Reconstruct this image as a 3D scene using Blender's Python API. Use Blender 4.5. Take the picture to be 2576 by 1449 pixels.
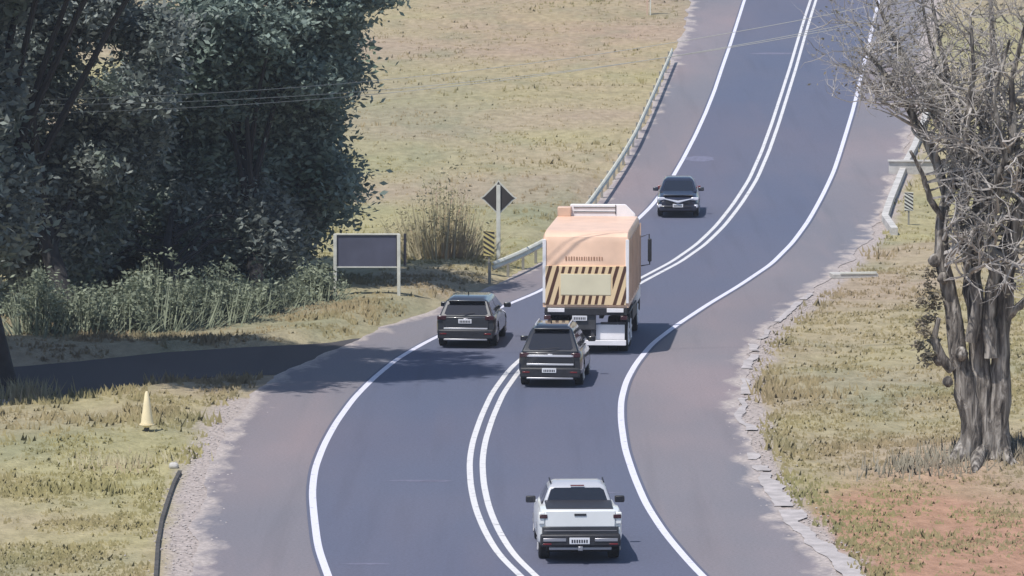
import bpy, bmesh, math, random
import numpy as np
from mathutils import Vector, Matrix
random.seed(7); RNG = np.random.default_rng(11)
for o in list(bpy.data.objects): bpy.data.objects.remove(o)
scene = bpy.context.scene
COL = scene.collection
R = math.radians

# ------------------------------------------------------------ camera
F = 13000.0; CU = 1288.0; CV = 724.5; H = 16.7; PITCH = math.atan(1248.5/F)
cam_data = bpy.data.cameras.new('camera'); cam = bpy.data.objects.new('camera', cam_data); COL.objects.link(cam)
cam_data.sensor_width = 36; cam_data.lens = F/2576*36; cam_data.clip_start = 1; cam_data.clip_end = 6000
cam.location = (0, 0, H); cam.rotation_euler = (math.pi/2-PITCH, 0, 0)
scene.camera = cam
scene.render.resolution_x = 1024; scene.render.resolution_y = 576
# ------------------------------------------------------------ world, sun, exposure
SUN_EL = 62; SUN_TRAVEL = Vector((0.66, 0.75, 0)).normalized()      # light travels to the right and away
world = bpy.data.worlds.new("World"); scene.world = world; world.use_nodes = True
nt = world.node_tree; nt.nodes.clear()
sky = nt.nodes.new('ShaderNodeTexSky'); sky.sky_type = 'NISHITA'; sky.sun_disc = False
sky.sun_elevation = R(SUN_EL)
sky.sun_rotation = math.atan2(-SUN_TRAVEL.x, -SUN_TRAVEL.y)
sky.air_density = 1.0; sky.dust_density = 0.6; sky.ozone_density = 2.0
bg = nt.nodes.new('ShaderNodeBackground'); bg.inputs['Strength'].default_value = 0.10
wo = nt.nodes.new('ShaderNodeOutputWorld')
nt.links.new(sky.outputs[0], bg.inputs[0]); nt.links.new(bg.outputs[0], wo.inputs[0])
sd = bpy.data.lights.new('sun', 'SUN'); sd.energy = 3.4; sd.angle = R(0.6); sd.color = (1.0, 0.955, 0.90)
sun = bpy.data.objects.new('sun', sd); COL.objects.link(sun)
d = Vector((SUN_TRAVEL.x*math.cos(R(SUN_EL)), SUN_TRAVEL.y*math.cos(R(SUN_EL)), -math.sin(R(SUN_EL))))
sun.rotation_euler = d.to_track_quat('-Z', 'Y').to_euler(); sun.location = (-40, 60, 80)
scene.view_settings.view_transform = 'Standard'; scene.view_settings.look = 'None'
scene.view_settings.exposure = 0.42; scene.view_settings.gamma = 1

# ------------------------------------------------------------ helpers: placing
def ss(a, b, x):
    t = np.clip((np.asarray(x, float)-a)/(b-a), 0, 1); return t*t*(3-2*t)
M_SL = 0.0458
def zr(Y):                      # long profile of the road: level, then a steady climb
    Y = np.asarray(Y, float); a, b = 190., 218.
    t = np.clip(Y-a, 0, b-a)
    return M_SL*(t*t/(2*(b-a)) + np.clip(Y-b, 0, 420)) + 0.012*np.clip(Y-b-420, 0, None)
SP, CP = math.sin(PITCH), math.cos(PITCH)
def ray(u, v):
    x = (u-CU)/F; y = (CV-v)/F
    return np.array([x, CP + SP*y, -SP + CP*y])
def atY(u, v, Y):
    r = ray(u, v); t = Y/r[1]; return Vector((r[0]*t, Y, H+r[2]*t))
def hit(u, v, zf=lambda x, y: float(zr(y))):
    r = ray(u, v); lo, hi = 40., 900.
    for _ in range(46):
        m = (lo+hi)/2
        if H+r[2]*m/r[1] > zf(r[0]*m/r[1], m): lo = m
        else: hi = m
    return Vector((r[0]*lo/r[1], lo, zf(r[0]*lo/r[1], lo)))
def world_curve(pts):
    """image points -> ground points, extended straight at both ends"""
    w = np.array([hit(u, v)[:2] for u, v in pts])
    w = w[np.argsort(w[:, 1])]
    return w
def ext(w, y0=30, y1=700):
    a = w[0]; da = (w[0]-w[2]); da /= abs(da[1]); b = w[-1]; db = (w[-1]-w[-4]); db /= abs(db[1])
    return np.vstack([[a+da*(a[1]-y0)], w, [b+db*(y1-b[1])]])
def xat(w, Y):                  # smooth interpolation (Catmull style through a denser resample)
    return np.interp(Y, w[:, 0*0+1], w[:, 0])
def smooth(w, n=700):
    Y = np.concatenate([np.linspace(30, 95, 20, endpoint=False), np.linspace(95, 330, n), np.linspace(335, 700, 30)])
    x = np.interp(Y, w[:, 1], w[:, 0])
    k = 17; ker = np.hanning(k+2)[1:-1]; ker /= ker.sum()
    xs = x.copy(); m = (Y >= 95) & (Y <= 330); xp = np.pad(x[m], (k//2, k//2), mode='reflect', reflect_type='odd')
    xs[m] = np.convolve(xp, ker, 'valid')
    return np.column_stack([xs, Y])

LEFT = [(880,1600),(825,1449),(800,1380),(790,1300),(785,1240),(792,1180),(815,1120),(845,1065),(890,1003),(940,952),(1000,903),(1060,868),(1095,850),(1180,810),(1265,772),(1360,733),(1450,675),(1540,607),(1605,552),(1640,518),(1690,450),(1720,398),(1750,340),(1775,285),(1797,230),(1817,170),(1838,110),(1857,50),(1873,0)]
CENT = [(1480,1600),(1328,1449),(1275,1400),(1238,1340),(1213,1280),(1200,1220),(1197,1160),(1205,1110),(1225,1050),(1252,990),(1295,930),(1365,868),(1440,812),(1530,752),(1620,702),(1700,660),(1760,618),(1812,568),(1855,513),(1895,450),(1925,382),(1950,312),(1973,240),(1995,170),(2015,100),(2033,40),(2046,0)]
RIGHT = [(1930,1600),(1765,1449),(1720,1400),(1670,1340),(1625,1270),(1595,1200),(1572,1130),(1562,1060),(1562,1010),(1575,960),(1600,915),(1640,866),(1700,820),(1780,767),(1860,719),(1940,665),(1990,615),(2032,558),(2070,490),(2098,430),(2112,388),(2130,330),(2145,280),(2160,220),(2176,150),(2190,90),(2204,30),(2211,0)]
SHL = [(480,1600),(478,1449),(480,1380),(492,1290),(520,1200),(545,1130),(575,1070),(610,1015),(650,975),(700,945),(850,873),(950,825),(1060,788),(1180,742),(1280,702),(1365,655),(1435,595),(1480,545),(1535,470),(1590,375),(1640,265),(1685,155),(1715,80),(1735,0)]
SHR = [(2260,1600),(2130,1449),(2060,1380),(2000,1310),(1950,1250),(1915,1190),(1890,1130),(1875,1060),(1868,1000),(1878,930),(1900,870),(1940,822),(1990,782),(2060,722),(2110,685),(2150,640),(2195,590),(2215,545),(2245,470),(2275,410),(2295,330),(2305,250),(2320,150),(2335,50),(2345,0)]
cL, cC, cR, cSL, cSR = [smooth(ext(world_curve(p))) for p in (LEFT, CENT, RIGHT, SHL, SHR)]
def X(c, Y): return np.interp(Y, c[:, 1], c[:, 0])
# side road that leaves to the left: near and far edge as functions of x
near_edge = np.array([hit(u, v)[:2] for u, v in [(-900,1075),(-300,1020),(0,1002),(180,990),(420,958),(600,945),(700,942),(760,945)]])
far_edge = np.array([hit(u, v)[:2] for u, v in [(-900,985),(-300,945),(0,925),(200,908),(420,886),(640,872),(830,862),(900,850)]])
def in_drive(x, y):             # signed distance-ish outside the side road (0 inside)
    yn = np.interp(x, near_edge[:, 0], near_edge[:, 1]); yf = np.interp(x, far_edge[:, 0], far_edge[:, 1])
    return np.maximum(np.maximum(yn-y, y-yf), 0)
# value noise
NT = RNG.random((256, 256))
def vn(x, y):
    xi = np.floor(x).astype(int); yi = np.floor(y).astype(int); fx = x-xi; fy = y-yi
    fx = fx*fx*(3-2*fx); fy = fy*fy*(3-2*fy)
    a = NT[xi % 256, yi % 256]; b = NT[(xi+1) % 256, yi % 256]; c = NT[xi % 256, (yi+1) % 256]; e = NT[(xi+1) % 256, (yi+1) % 256]
    return (a*(1-fx)+b*fx)*(1-fy)+(c*(1-fx)+e*fx)*fy
def fbm(x, y, s, n=4):
    x = np.asarray(x, float); y = np.asarray(y, float)
    t = 0; a = 1; w = 0
    for i in range(n):
        t = t + a*vn(x/s+17.3*i, y/s+5.1*i); w += a; a *= .5; s /= 2
    return t/w
def off_paved(x, y):
    x = np.asarray(x, float); y = np.asarray(y, float)
    dl = X(cSL, y)-x; dr = x-X(cSR, y)
    dd = np.maximum(np.maximum(dl, dr), 0)
    return np.where(x < X(cSL, y), np.minimum(dd, in_drive(x, y)), dd)
_t = hit(2475, 1150); TREE_X, TREE_Y = _t.x, _t.y-.6
def gz_arr(x, y):
    dd = off_paved(x, y)
    e = ss(0.0, 2.5, dd)
    und = (fbm(x, y, 9)-.5)*.55 + (fbm(x+40, y, 2.2, 3)-.5)*.16
    yn = np.interp(x, far_edge[:, 0], far_edge[:, 1])
    bank = 0.32*ss(0.0, 1.6, dd)*((x < X(cSL, y)) & (y > yn-.01) & (y < yn+60))
    hillL = 3.5*ss(60, 220, -x)*ss(120, 400, y) + 2.0*ss(70, 240, x)
    mound = .65*np.exp(-(((x-TREE_X)/2.4)**2+((y-TREE_Y)/2.2)**2))
    return zr(y) - 0.018 + e*und + bank + hillL + mound
def gz(x, y): return float(gz_arr(np.array([x]), np.array([y]))[0])
def at(u, v): return hit(u, v, gz)

# ------------------------------------------------------------ helpers: materials
def mat(name, col, rough=.7, metal=0, coat=0, noise=None, bump=0, bscale=20, spec=.5, emis=None):
    m = bpy.data.materials.new(name); m.use_nodes = True
    t = m.node_tree; b = t.nodes['Principled BSDF']
    b.inputs['Base Color'].default_value = (*col, 1); b.inputs['Roughness'].default_value = rough
    b.inputs['Metallic'].default_value = metal; b.inputs['Coat Weight'].default_value = coat
    b.inputs['Specular IOR Level'].default_value = spec
    tc = t.nodes.new('ShaderNodeTexCoord')
    if noise:
        sc, amt = noise
        n = t.nodes.new('ShaderNodeTexNoise'); n.inputs['Scale'].default_value = sc; n.inputs['Detail'].default_value = 6
        t.links.new(tc.outputs['Object'], n.inputs['Vector'])
        r = t.nodes.new('ShaderNodeValToRGB'); r.color_ramp.elements[0].position = .3; r.color_ramp.elements[1].position = .7
        r.color_ramp.elements[0].color = (*[c*(1-amt) for c in col], 1); r.color_ramp.elements[1].color = (*[min(1, c*(1+amt)) for c in col], 1)
        t.links.new(n.outputs[0], r.inputs[0]); t.links.new(r.outputs[0], b.inputs['Base Color'])
    if bump:
        n2 = t.nodes.new('ShaderNodeTexNoise'); n2.inputs['Scale'].default_value = bscale; n2.inputs['Detail'].default_value = 5
        t.links.new(tc.outputs['Object'], n2.inputs['Vector'])
        bp = t.nodes.new('ShaderNodeBump'); bp.inputs['Strength'].default_value = bump; bp.inputs['Distance'].default_value = .05
        t.links.new(n2.outputs[0], bp.inputs['Height']); t.links.new(bp.outputs[0], b.inputs['Normal'])
    return m
class NB:                        # small node builder
    def __init__(s, m): s.t = m.node_tree; s.b = s.t.nodes['Principled BSDF']; s.tc = s.t.nodes.new('ShaderNodeTexCoord')
    def noise(s, sc, det=5, stretch=None, dist=0):
        n = s.t.nodes.new('ShaderNodeTexNoise'); n.inputs['Scale'].default_value = sc; n.inputs['Detail'].default_value = det
        n.inputs['Distortion'].default_value = dist
        if stretch:
            mp = s.t.nodes.new('ShaderNodeMapping'); mp.inputs['Scale'].default_value = stretch
            s.t.links.new(s.tc.outputs['Object'], mp.inputs[0]); s.t.links.new(mp.outputs[0], n.inputs['Vector'])
        else: s.t.links.new(s.tc.outputs['Object'], n.inputs['Vector'])
        return n.outputs[0]
    def ramp(s, f, stops):
        r = s.t.nodes.new('ShaderNodeValToRGB'); e = r.color_ramp.elements
        while len(e) < len(stops): e.new(.5)
        for i, (p, c) in enumerate(stops):
            e[i].position = p; e[i].color = (*c, 1) if len(c) == 3 else c
        s.t.links.new(f, r.inputs[0]); return r.outputs[0]
    def step(s, f, a, b):
        r = s.t.nodes.new('ShaderNodeMapRange'); r.inputs[1].default_value = a; r.inputs[2].default_value = b
        s.t.links.new(f, r.inputs[0]); return r.outputs[0]
    def mix(s, f, a, b, mode='MIX'):
        m = s.t.nodes.new('ShaderNodeMix'); m.data_type = 'RGBA'; m.blend_type = mode
        for inp, val in ((m.inputs[0], f), (m.inputs[6], a), (m.inputs[7], b)):
            if isinstance(val, (int, float)): inp.default_value = val
            elif isinstance(val, tuple): inp.default_value = (*val, 1)
            else: s.t.links.new(val, inp)
        return m.outputs[2]
    def attr(s, n):
        a = s.t.nodes.new('ShaderNodeAttribute'); a.attribute_name = n; return a.outputs['Fac']
    def math(s, op, a, b=0):
        m = s.t.nodes.new('ShaderNodeMath'); m.operation = op; m.use_clamp = False
        for inp, val in ((m.inputs[0], a), (m.inputs[1], b)):
            if isinstance(val, (int, float)): inp.default_value = val
            else: s.t.links.new(val, inp)
        return m.outputs[0]
    def bump(s, h, st=.5, dist=.05):
        b = s.t.nodes.new('ShaderNodeBump'); b.inputs['Strength'].default_value = st; b.inputs['Distance'].default_value = dist
        s.t.links.new(h, b.inputs['Height']); s.t.links.new(b.outputs[0], s.b.inputs['Normal'])
    def col(s, c): s.t.links.new(c, s.b.inputs['Base Color'])

STRAW = (.365, .328, .180); GREEN = (.215, .235, .150); PINK = (.37, .295, .215); SOIL = (.40, .205, .150); GRAVEL = (.46, .40, .37)
def ground_nodes(m, blades=False):
    n = NB(m); n.b.inputs['Roughness'].default_value = .95; n.b.inputs['Specular IOR Level'].default_value = .1
    big = n.noise(.045, 4); mid = n.noise(.35, 6, (1, .35, 1)); fine = n.noise(2.6, 8, (1, .5, 1))
    c = n.mix(n.step(big, .40, .62), STRAW, PINK)
    c = n.mix(n.math('MULTIPLY', n.step(mid, .52, .68), .42), c, GREEN)
    c = n.mix(n.attr('green'), c, GREEN)
    c = n.mix(n.attr('soil'), c, SOIL)
    c = n.mix(n.step(fine, .35, .70), n.mix(1, c, (.82, .82, .80), 'MULTIPLY'), n.mix(1, c, (1.12, 1.12, 1.12), 'MULTIPLY'))
    sp = n.noise(.9, 4, (1, .25, 1))
    c = n.mix(n.math('MULTIPLY', n.step(sp, .66, .76), .30), c, (.16, .15, .10))
    if not blades:
        gn = n.noise(9, 4)
        c = n.mix(n.attr('gravel'), c, n.ramp(gn, [(.35, tuple(v*.62 for v in GRAVEL)), (.6, GRAVEL)]))
        n.bump(n.noise(7, 6), .8, .12)
    else:
        c = n.mix(n.attr('tone'), n.mix(1, c, (.85, .87, .78), 'MULTIPLY'), n.mix(1, c, (1.25, 1.25, 1.16), 'MULTIPLY'))
    n.col(c)
    if blades:
        tr = n.t.nodes.new('ShaderNodeBsdfTranslucent'); mx = n.t.nodes.new('ShaderNodeMixShader'); mx.inputs[0].default_value = .45
        n.t.links.new(c, tr.inputs[0]); n.t.links.new(n.b.outputs[0], mx.inputs[1]); n.t.links.new(tr.outputs[0], mx.inputs[2])
        n.t.links.new(mx.outputs[0], n.t.nodes['Material Output'].inputs[0])
M = {}
M['ground'] = mat('dry_grass_ground', STRAW); ground_nodes(M['ground'])
M['blade'] = mat('grass_blades', STRAW); ground_nodes(M['blade'], True)
def asphalt(name, base, dark, light):
    m = mat(name, base, .82); n = NB(m)
    big = n.noise(.13, 5, (1, .3, 1)); fine = n.noise(14, 6); st = n.noise(.5, 5, (1.6, .12, 1))
    c = n.ramp(big, [(.35, dark), (.5, base), (.68, light)])
    c = n.mix(n.math('MULTIPLY', n.step(st, .55, .75), .35), c, light)
    pa = n.noise(.07, 3, (1, .5, 1)); c = n.mix(n.math('MULTIPLY', n.step(pa, .42, .60), .5), c, n.mix(1, c, (1.16, 1.0, .94), 'MULTIPLY'))
    lg = n.noise(1.1, 3, (1.5, .05, 1)); c = n.mix(n.math('MULTIPLY', n.step(lg, .55, .70), .5), c, n.mix(1, c, (.84,)*3, 'MULTIPLY'))
    c = n.mix(n.step(fine, .3, .7), n.mix(1, c, (.86,)*3, 'MULTIPLY'), n.mix(1, c, (1.1,)*3, 'MULTIPLY'))
    n.col(c); n.bump(fine, .35, .01); return m
M['asphalt'] = asphalt('road_asphalt', (.102, .113, .164), (.090, .106, .162), (.120, .121, .164))
M['shoulder'] = asphalt('shoulder_asphalt', (.190, .178, .196), (.165, .165, .190), (.245, .205, .215))
def dusty():
    n = NB(M['shoulder']); base = M['shoulder'].node_tree.nodes['Principled BSDF'].inputs['Base Color'].links[0].from_socket
    e = n.attr('edge'); a_ = n.math('ADD', e, n.math('MULTIPLY', n.math('SUBTRACT', n.noise(1.3, 7, (1, .45, 1)), .5), 1.6))
    n.col(n.mix(n.step(a_, .62, .95), base, n.ramp(n.noise(9, 4), [(.35, tuple(v*.62 for v in GRAVEL)), (.6, GRAVEL)])))
dusty()
M['drive'] = asphalt('side_road_shaded_asphalt', (.06, .055, .058), (.042, .04, .046), (.085, .075, .075))  # base colour kept extra dark so the tree shade on it looks deeper
M['line'] = mat('road_paint', (.74, .73, .80), .6); n_ = NB(M['line'])
n_.col(n_.mix(n_.step(n_.noise(5, 6), .60, .74), (.68, .67, .76), (.36, .36, .42)))
M['line2'] = mat('worn_cream_road_paint', (.66, .65, .62), .6); n_ = NB(M['line2'])
n_.col(n_.mix(n_.step(n_.noise(4, 6), .56, .72), (.67, .655, .65), (.36, .35, .36)))

# ------------------------------------------------------------ helpers: objects
def tag(o, label=None, cat=None, group=None, kind=None):
    if label: o['label'] = label
    if cat: o['category'] = cat
    if group: o['group'] = group
    if kind: o['kind'] = kind
    return o
def link(name, me, m=None, parent=None, loc=None):
    o = bpy.data.objects.new(name, me); COL.objects.link(o)
    if m: me.materials.append(m)
    if parent: o.parent = parent
    if loc is not None: o.location = loc
    return o
def pyd(name, v, f, m=None, parent=None, smooth=None, loc=None):
    me = bpy.data.meshes.new(name); me.from_pydata([tuple(p) for p in v], [], [tuple(q) for q in f]); me.update()
    if smooth is not None:
        me.polygons.foreach_set('use_smooth', [True]*len(me.polygons)); me.set_sharp_from_angle(angle=R(smooth))
    return link(name, me, m, parent, loc)
def fast_quads(name, V, m, parent=None, k=4, attrs=None, loc=None):
    """V: (n,k,3) loose polygons"""
    V = np.asarray(V, float).copy(); n = V.shape[0]
    if k == 3:
        gn = np.cross(V[:, 1]-V[:, 0], V[:, 2]-V[:, 0]); fl = gn[:, 1] > 0; V[fl] = V[fl][:, [1, 0, 2]]
    me = bpy.data.meshes.new(name); me.vertices.add(n*k); me.vertices.foreach_set('co', V.reshape(-1).astype(np.float32))
    me.loops.add(n*k); me.loops.foreach_set('vertex_index', np.arange(n*k, dtype=np.int32))
    me.polygons.add(n); me.polygons.foreach_set('loop_start', np.arange(0, n*k, k, dtype=np.int32))
    me.update(calc_edges=True)
    for a, vals in (attrs or {}).items():
        at_ = me.attributes.new(a, 'FLOAT', 'POINT'); at_.data.foreach_set('value', np.repeat(vals, k).astype(np.float32))
    if k == 3:       # grass blades shade like the turf they belong to
        me.polygons.foreach_set('use_smooth', [True]*n)
        nn = np.tile(np.array([0, -.30, 1.0])/math.hypot(.30, 1), (len(me.vertices), 1))+RNG.normal(0, .22, (len(me.vertices), 3)); nn /= np.linalg.norm(nn, axis=1)[:, None]
        me.normals_split_custom_set_from_vertices(nn.tolist())
    return link(name, me, m, parent, loc)
def empty(name, loc, rz=0, **k):
    o = bpy.data.objects.new(name, None); COL.objects.link(o); o.location = loc; o.rotation_euler = (0, 0, rz)
    o.empty_display_size = .3; tag(o, **k); return o
def bev(o, w, seg=2):
    b = o.modifiers.new('bevel', 'BEVEL'); b.width = w; b.segments = seg; b.limit_method = 'ANGLE'; b.angle_limit = R(30); return o
def box(name, c, s, m, parent=None, bw=.01, rot=None, taper=None):
    x, y, z = [q/2 for q in s]; t = taper or 1
    v = [(-x, -y, -z), (x, -y, -z), (x, y, -z), (-x, y, -z), (-x*t, -y, z), (x*t, -y, z), (x*t, y, z), (-x*t, y, z)]
    if rot: mt = Matrix.Rotation(rot[1], 3, rot[0]); v = [mt @ Vector(p) for p in v]
    v = [(p[0]+c[0], p[1]+c[1], p[2]+c[2]) for p in v]
    f = [(0, 3, 2, 1), (4, 5, 6, 7), (0, 1, 5, 4), (1, 2, 6, 5), (2, 3, 7, 6), (3, 0, 4, 7)]
    o = pyd(name, v, f, m, parent, smooth=40)
    if bw: bev(o, bw)
    return o
def boxes(name, lst, m, parent=None, bw=0):
    V = []; Fc = []
    for c, s in lst:
        b = len(V); x, y, z = [q/2 for q in s]
        V += [(c[0]+a*x, c[1]+e*y, c[2]+g*z) for g in (-1, 1) for a, e in ((-1, -1), (1, -1), (1, 1), (-1, 1))]
        Fc += [tuple(b+i for i in q) for q in [(0, 3, 2, 1), (4, 5, 6, 7), (0, 1, 5, 4), (1, 2, 6, 5), (2, 3, 7, 6), (3, 0, 4, 7)]]
    o = pyd(name, V, Fc, m, parent)
    if bw: bev(o, bw)
    return o
def tube_geo(pts, rad, k=7, cap=True, jitter=0):
    pts = [Vector(p) for p in pts]; V = []; Fc = []; prev = None
    for i, p in enumerate(pts):
        t = (pts[min(i+1, len(pts)-1)]-pts[max(i-1, 0)]).normalized()
        if prev is None:
            a = t.orthogonal().normalized()
        else:
            a = (prev - t*prev.dot(t)); a = a.normalized() if a.length > 1e-6 else t.orthogonal().normalized()
        prev = a; b = t.cross(a)
        for j in range(k):
            an = 2*math.pi*j/k; rr = rad[i]*(1+(random.uniform(-jitter, jitter) if jitter else 0))
            V.append(p+(a*math.cos(an)+b*math.sin(an))*rr)
    for i in range(len(pts)-1):
        for j in range(k): Fc.append((i*k+j, i*k+(j+1) % k, (i+1)*k+(j+1) % k, (i+1)*k+j))
    if cap: Fc.append(tuple(range(k))[::-1]); Fc.append(tuple((len(pts)-1)*k+j for j in range(k)))
    return V, Fc
class Geo:
    def __init__(s): s.V = []; s.F = []
    def add(s, vf): b = len(s.V); s.V += list(vf[0]); s.F += [tuple(b+i for i in q) for q in vf[1]]; return s
    def tube(s, pts, rad, k=7, jitter=0):
        if isinstance(rad, (int, float)): rad = [rad]*len(pts)
        return s.add(tube_geo(pts, rad, k, True, jitter))
    def build(s, name, m, parent=None, smooth=50): return pyd(name, s.V, s.F, m, parent, smooth=smooth)
def cyl(name, c, r, l, m, parent=None, axis='X', k=28, bw=0, r2=None):
    a = {'X': Vector((1, 0, 0)), 'Y': Vector((0, 1, 0)), 'Z': Vector((0, 0, 1))}[axis]; c = Vector(c)
    o = Geo().tube([c-a*l/2, c+a*l/2], [r, r2 if r2 is not None else r], k).build(name, m, parent)
    if bw: bev(o, bw)
    return o

# ============================================================ SETTING
HAZE = 0.00019
def axis_coords(a, b, step, far0, far1):
    c = list(np.arange(a, b+step/2, step)); s = step; x = a
    while x > far0: s *= 1.35; x -= s; c.insert(0, x)
    s = step; x = b
    while x < far1: s *= 1.35; x += s; c.append(x)
    return np.array(c)
gx = axis_coords(-34, 42, .3, -900, 900); gy = axis_coords(88, 330, .55, -300, 2600)
GX, GY = np.meshgrid(gx, gy); zz = gz_arr(GX.ravel(), GY.ravel())
nx, ny = len(gx), len(gy)
me = bpy.data.meshes.new('ground'); me.vertices.add(nx*ny)
me.vertices.foreach_set('co', np.column_stack([GX.ravel(), GY.ravel(), zz]).astype(np.float32).ravel())
ii, jj = np.meshgrid(np.arange(nx-1), np.arange(ny-1)); q = (jj*nx+ii).ravel()
Q = np.column_stack([q, q+1, q+nx+1, q+nx]).astype(np.int32); me.loops.add(Q.size); me.loops.foreach_set('vertex_index', Q.ravel())
me.polygons.add(len(Q)); me.polygons.foreach_set('loop_start', np.arange(0, Q.size, 4, dtype=np.int32)); me.update(calc_edges=True)
me.polygons.foreach_set('use_smooth', [True]*len(Q))
xf, yf = GX.ravel(), GY.ravel(); dp = off_paved(xf, yf)
def blob(u, v, rx, ry):
    p = hit(u, v); return np.exp(-(((xf-p.x)/rx)**2+((yf-p.y)/ry)**2))
nz = fbm(xf, yf, 2.0, 4); nz2 = fbm(xf+9, yf+3, 5, 4)
soil = np.clip((blob(2230,1270,1.3,3.0)*1.5+blob(2450,1330,4.5,6)*1.0+blob(2350,1440,4.5,7)*1.1+blob(2180,1350,1.3,3)*.5+blob(1450,60,10,35)*.2+blob(2350,1200,1.4,2)*.4)*(.45+1.1*nz), 0, 1)*.74
gw = 0.35+0.55*nz
gr_r = (xf > X(cSR, yf)-.9)*(1-ss(gw*.7, gw*1.3, xf-X(cSR, yf)))
gr_l = (xf < X(cSL, yf)+.9)*(1-ss(gw*.7, gw*1.6, dp))*(yf < 142)
gravel = np.clip(gr_r+gr_l, 0, 1)
green = np.clip((blob(600,800,9,9)*.8+blob(1000,300,4,25)*.6+blob(1340,560,3,12)*.8+blob(300,880,8,4)*.5+blob(2150,980,2.5,9)*.45+blob(50,1100,3,5)*.7)*(.4+nz2), 0, 1)*.75
for nme, val in (('soil', soil), ('gravel', gravel), ('green', green)):
    a_ = me.attributes.new(nme, 'FLOAT', 'POINT'); a_.data.foreach_set('value', val.astype(np.float32))
tag(link('ground', me, M['ground']), kind='structure')

def ribbon(name, cA, cB, dz, m, n=700, cols=8, wob=0):
    Y = np.concatenate([np.linspace(30, 95, 14, endpoint=False), np.linspace(95, 330, n), np.linspace(336, 690, 24)])
    a = X(cA, Y); b = X(cB, Y)
    if wob:
        a = a - (fbm(Y*0+3, Y, 2.6, 4)-.5)*wob*1.6; b = b + (fbm(Y*0+31, Y, 2.6, 4)-.5)*wob*1.6
    V = []; Fc = []
    for i, y in enumerate(Y):
        for j in range(cols+1): V.append((a[i]+(b[i]-a[i])*j/cols, y, float(zr(y))+dz))
    for i in range(len(Y)-1):
        for j in range(cols): k = i*(cols+1)+j; Fc.append((k, k+1, k+cols+2, k+cols+1))
    o = pyd(name, V, Fc, m)
    if wob:
        v_ = np.array(V); dd = np.minimum(v_[:, 0]-np.repeat(a, cols+1), np.repeat(b, cols+1)-v_[:, 0])
        at_ = o.data.attributes.new('edge', 'FLOAT', 'POINT'); at_.data.foreach_set('value', np.clip(1-dd/1.3, 0, 1).astype(np.float32))
    return tag(o, kind='structure')
ribbon('road_shoulder', cSL, cSR, 0.000, M['shoulder'], 1400, 40, .35)
wL = cL.copy(); wL[:, 0] -= .16; wR = cR.copy(); wR[:, 0] += .16
ribbon('road', wL, wR, 0.010, M['asphalt'])
def stripe(name, c, off, w, dz, m=M['line']):
    p = c; t = np.gradient(p, axis=0); t /= np.linalg.norm(t, axis=1)[:, None]; nrm = np.column_stack([t[:, 1], -t[:, 0]])
    a = p+nrm*(off-w/2); b = p+nrm*(off+w/2); V = []; Fc = []
    for i in range(len(p)):
        for q_ in (a[i], b[i]): V.append((q_[0], q_[1], float(zr(q_[1]))+dz))
        if i: k = 2*i; Fc.append((k-2, k-1, k+1, k))
    return tag(pyd(name, V, Fc, m), kind='structure')
stripe('left_edge_line', cL, 0, .17, .016); stripe('right_edge_line', cR, 0, .17, .016)
stripe('centre_line', cC, -.16, .15, .016, M['line2']); stripe('centre_line', cC, .16, .15, .016, M['line2'])
# pale broken concrete gutter strip along the right shoulder edge
M['gutter'] = mat('weathered_concrete', (.41, .375, .365), .85, noise=(2.5, .22), bump=.4, bscale=8)
V = []; Fc = []; prev = False
for y in np.arange(101, 172, .12):
    x = float(X(cSR, y))-.12+(float(fbm(y*0+8, y, 2.6, 5))-.5)*.6; w_ = (.50 if y < 128 else .26)*(.2+1.4*float(fbm(y*0+50, y, 1.8, 5)))
    ok = float(fbm(y*0+90, y, 1.6, 3)) > .36; z = float(zr(y))+.022
    for t in (0, .5, 1): V.append((x+w_*t, y, z-.01*abs(t-.5)))
    if ok and prev: k = len(V)-6; Fc += [(k, k+1, k+4, k+3), (k+1, k+2, k+5, k+4)]
    prev = ok
tag(pyd('gutter', V, Fc, M['gutter']), kind='structure')
# side road surface
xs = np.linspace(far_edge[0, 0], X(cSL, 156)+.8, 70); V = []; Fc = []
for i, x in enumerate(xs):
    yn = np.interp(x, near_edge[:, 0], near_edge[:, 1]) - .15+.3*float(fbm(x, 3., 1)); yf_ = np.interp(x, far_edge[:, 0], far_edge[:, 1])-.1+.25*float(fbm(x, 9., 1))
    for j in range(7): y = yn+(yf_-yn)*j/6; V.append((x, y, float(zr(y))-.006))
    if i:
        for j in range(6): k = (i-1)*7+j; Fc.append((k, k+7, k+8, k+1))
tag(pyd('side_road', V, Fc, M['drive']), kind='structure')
# small tar and repair patches on the carriageway
M['patch'] = mat('tar_patch', (.15, .15, .21), .8, noise=(6, .2))
V = []; Fc = []
for (u, v, w, l) in [(1050,1210,1.9,.12),(1080,1212,1.2,.1),(1950,135,3.0,.5),(1500,1240,1.4,.1),(1760,400,1.4,1.0),(920,1420,1.2,.12)]:
    p = hit(u, v); n0 = len(V); k = 14
    for i in range(k): a = 2*math.pi*i/k; r_ = random.uniform(.8, 1.1); y = p.y+math.sin(a)*l*r_; V.append((p.x+math.cos(a)*w/2*r_, y, float(zr(y))+.0135))
    Fc.append(tuple(range(n0, n0+k)))
tag(pyd('road_patches', V, Fc, M['patch']), kind='structure')

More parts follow.
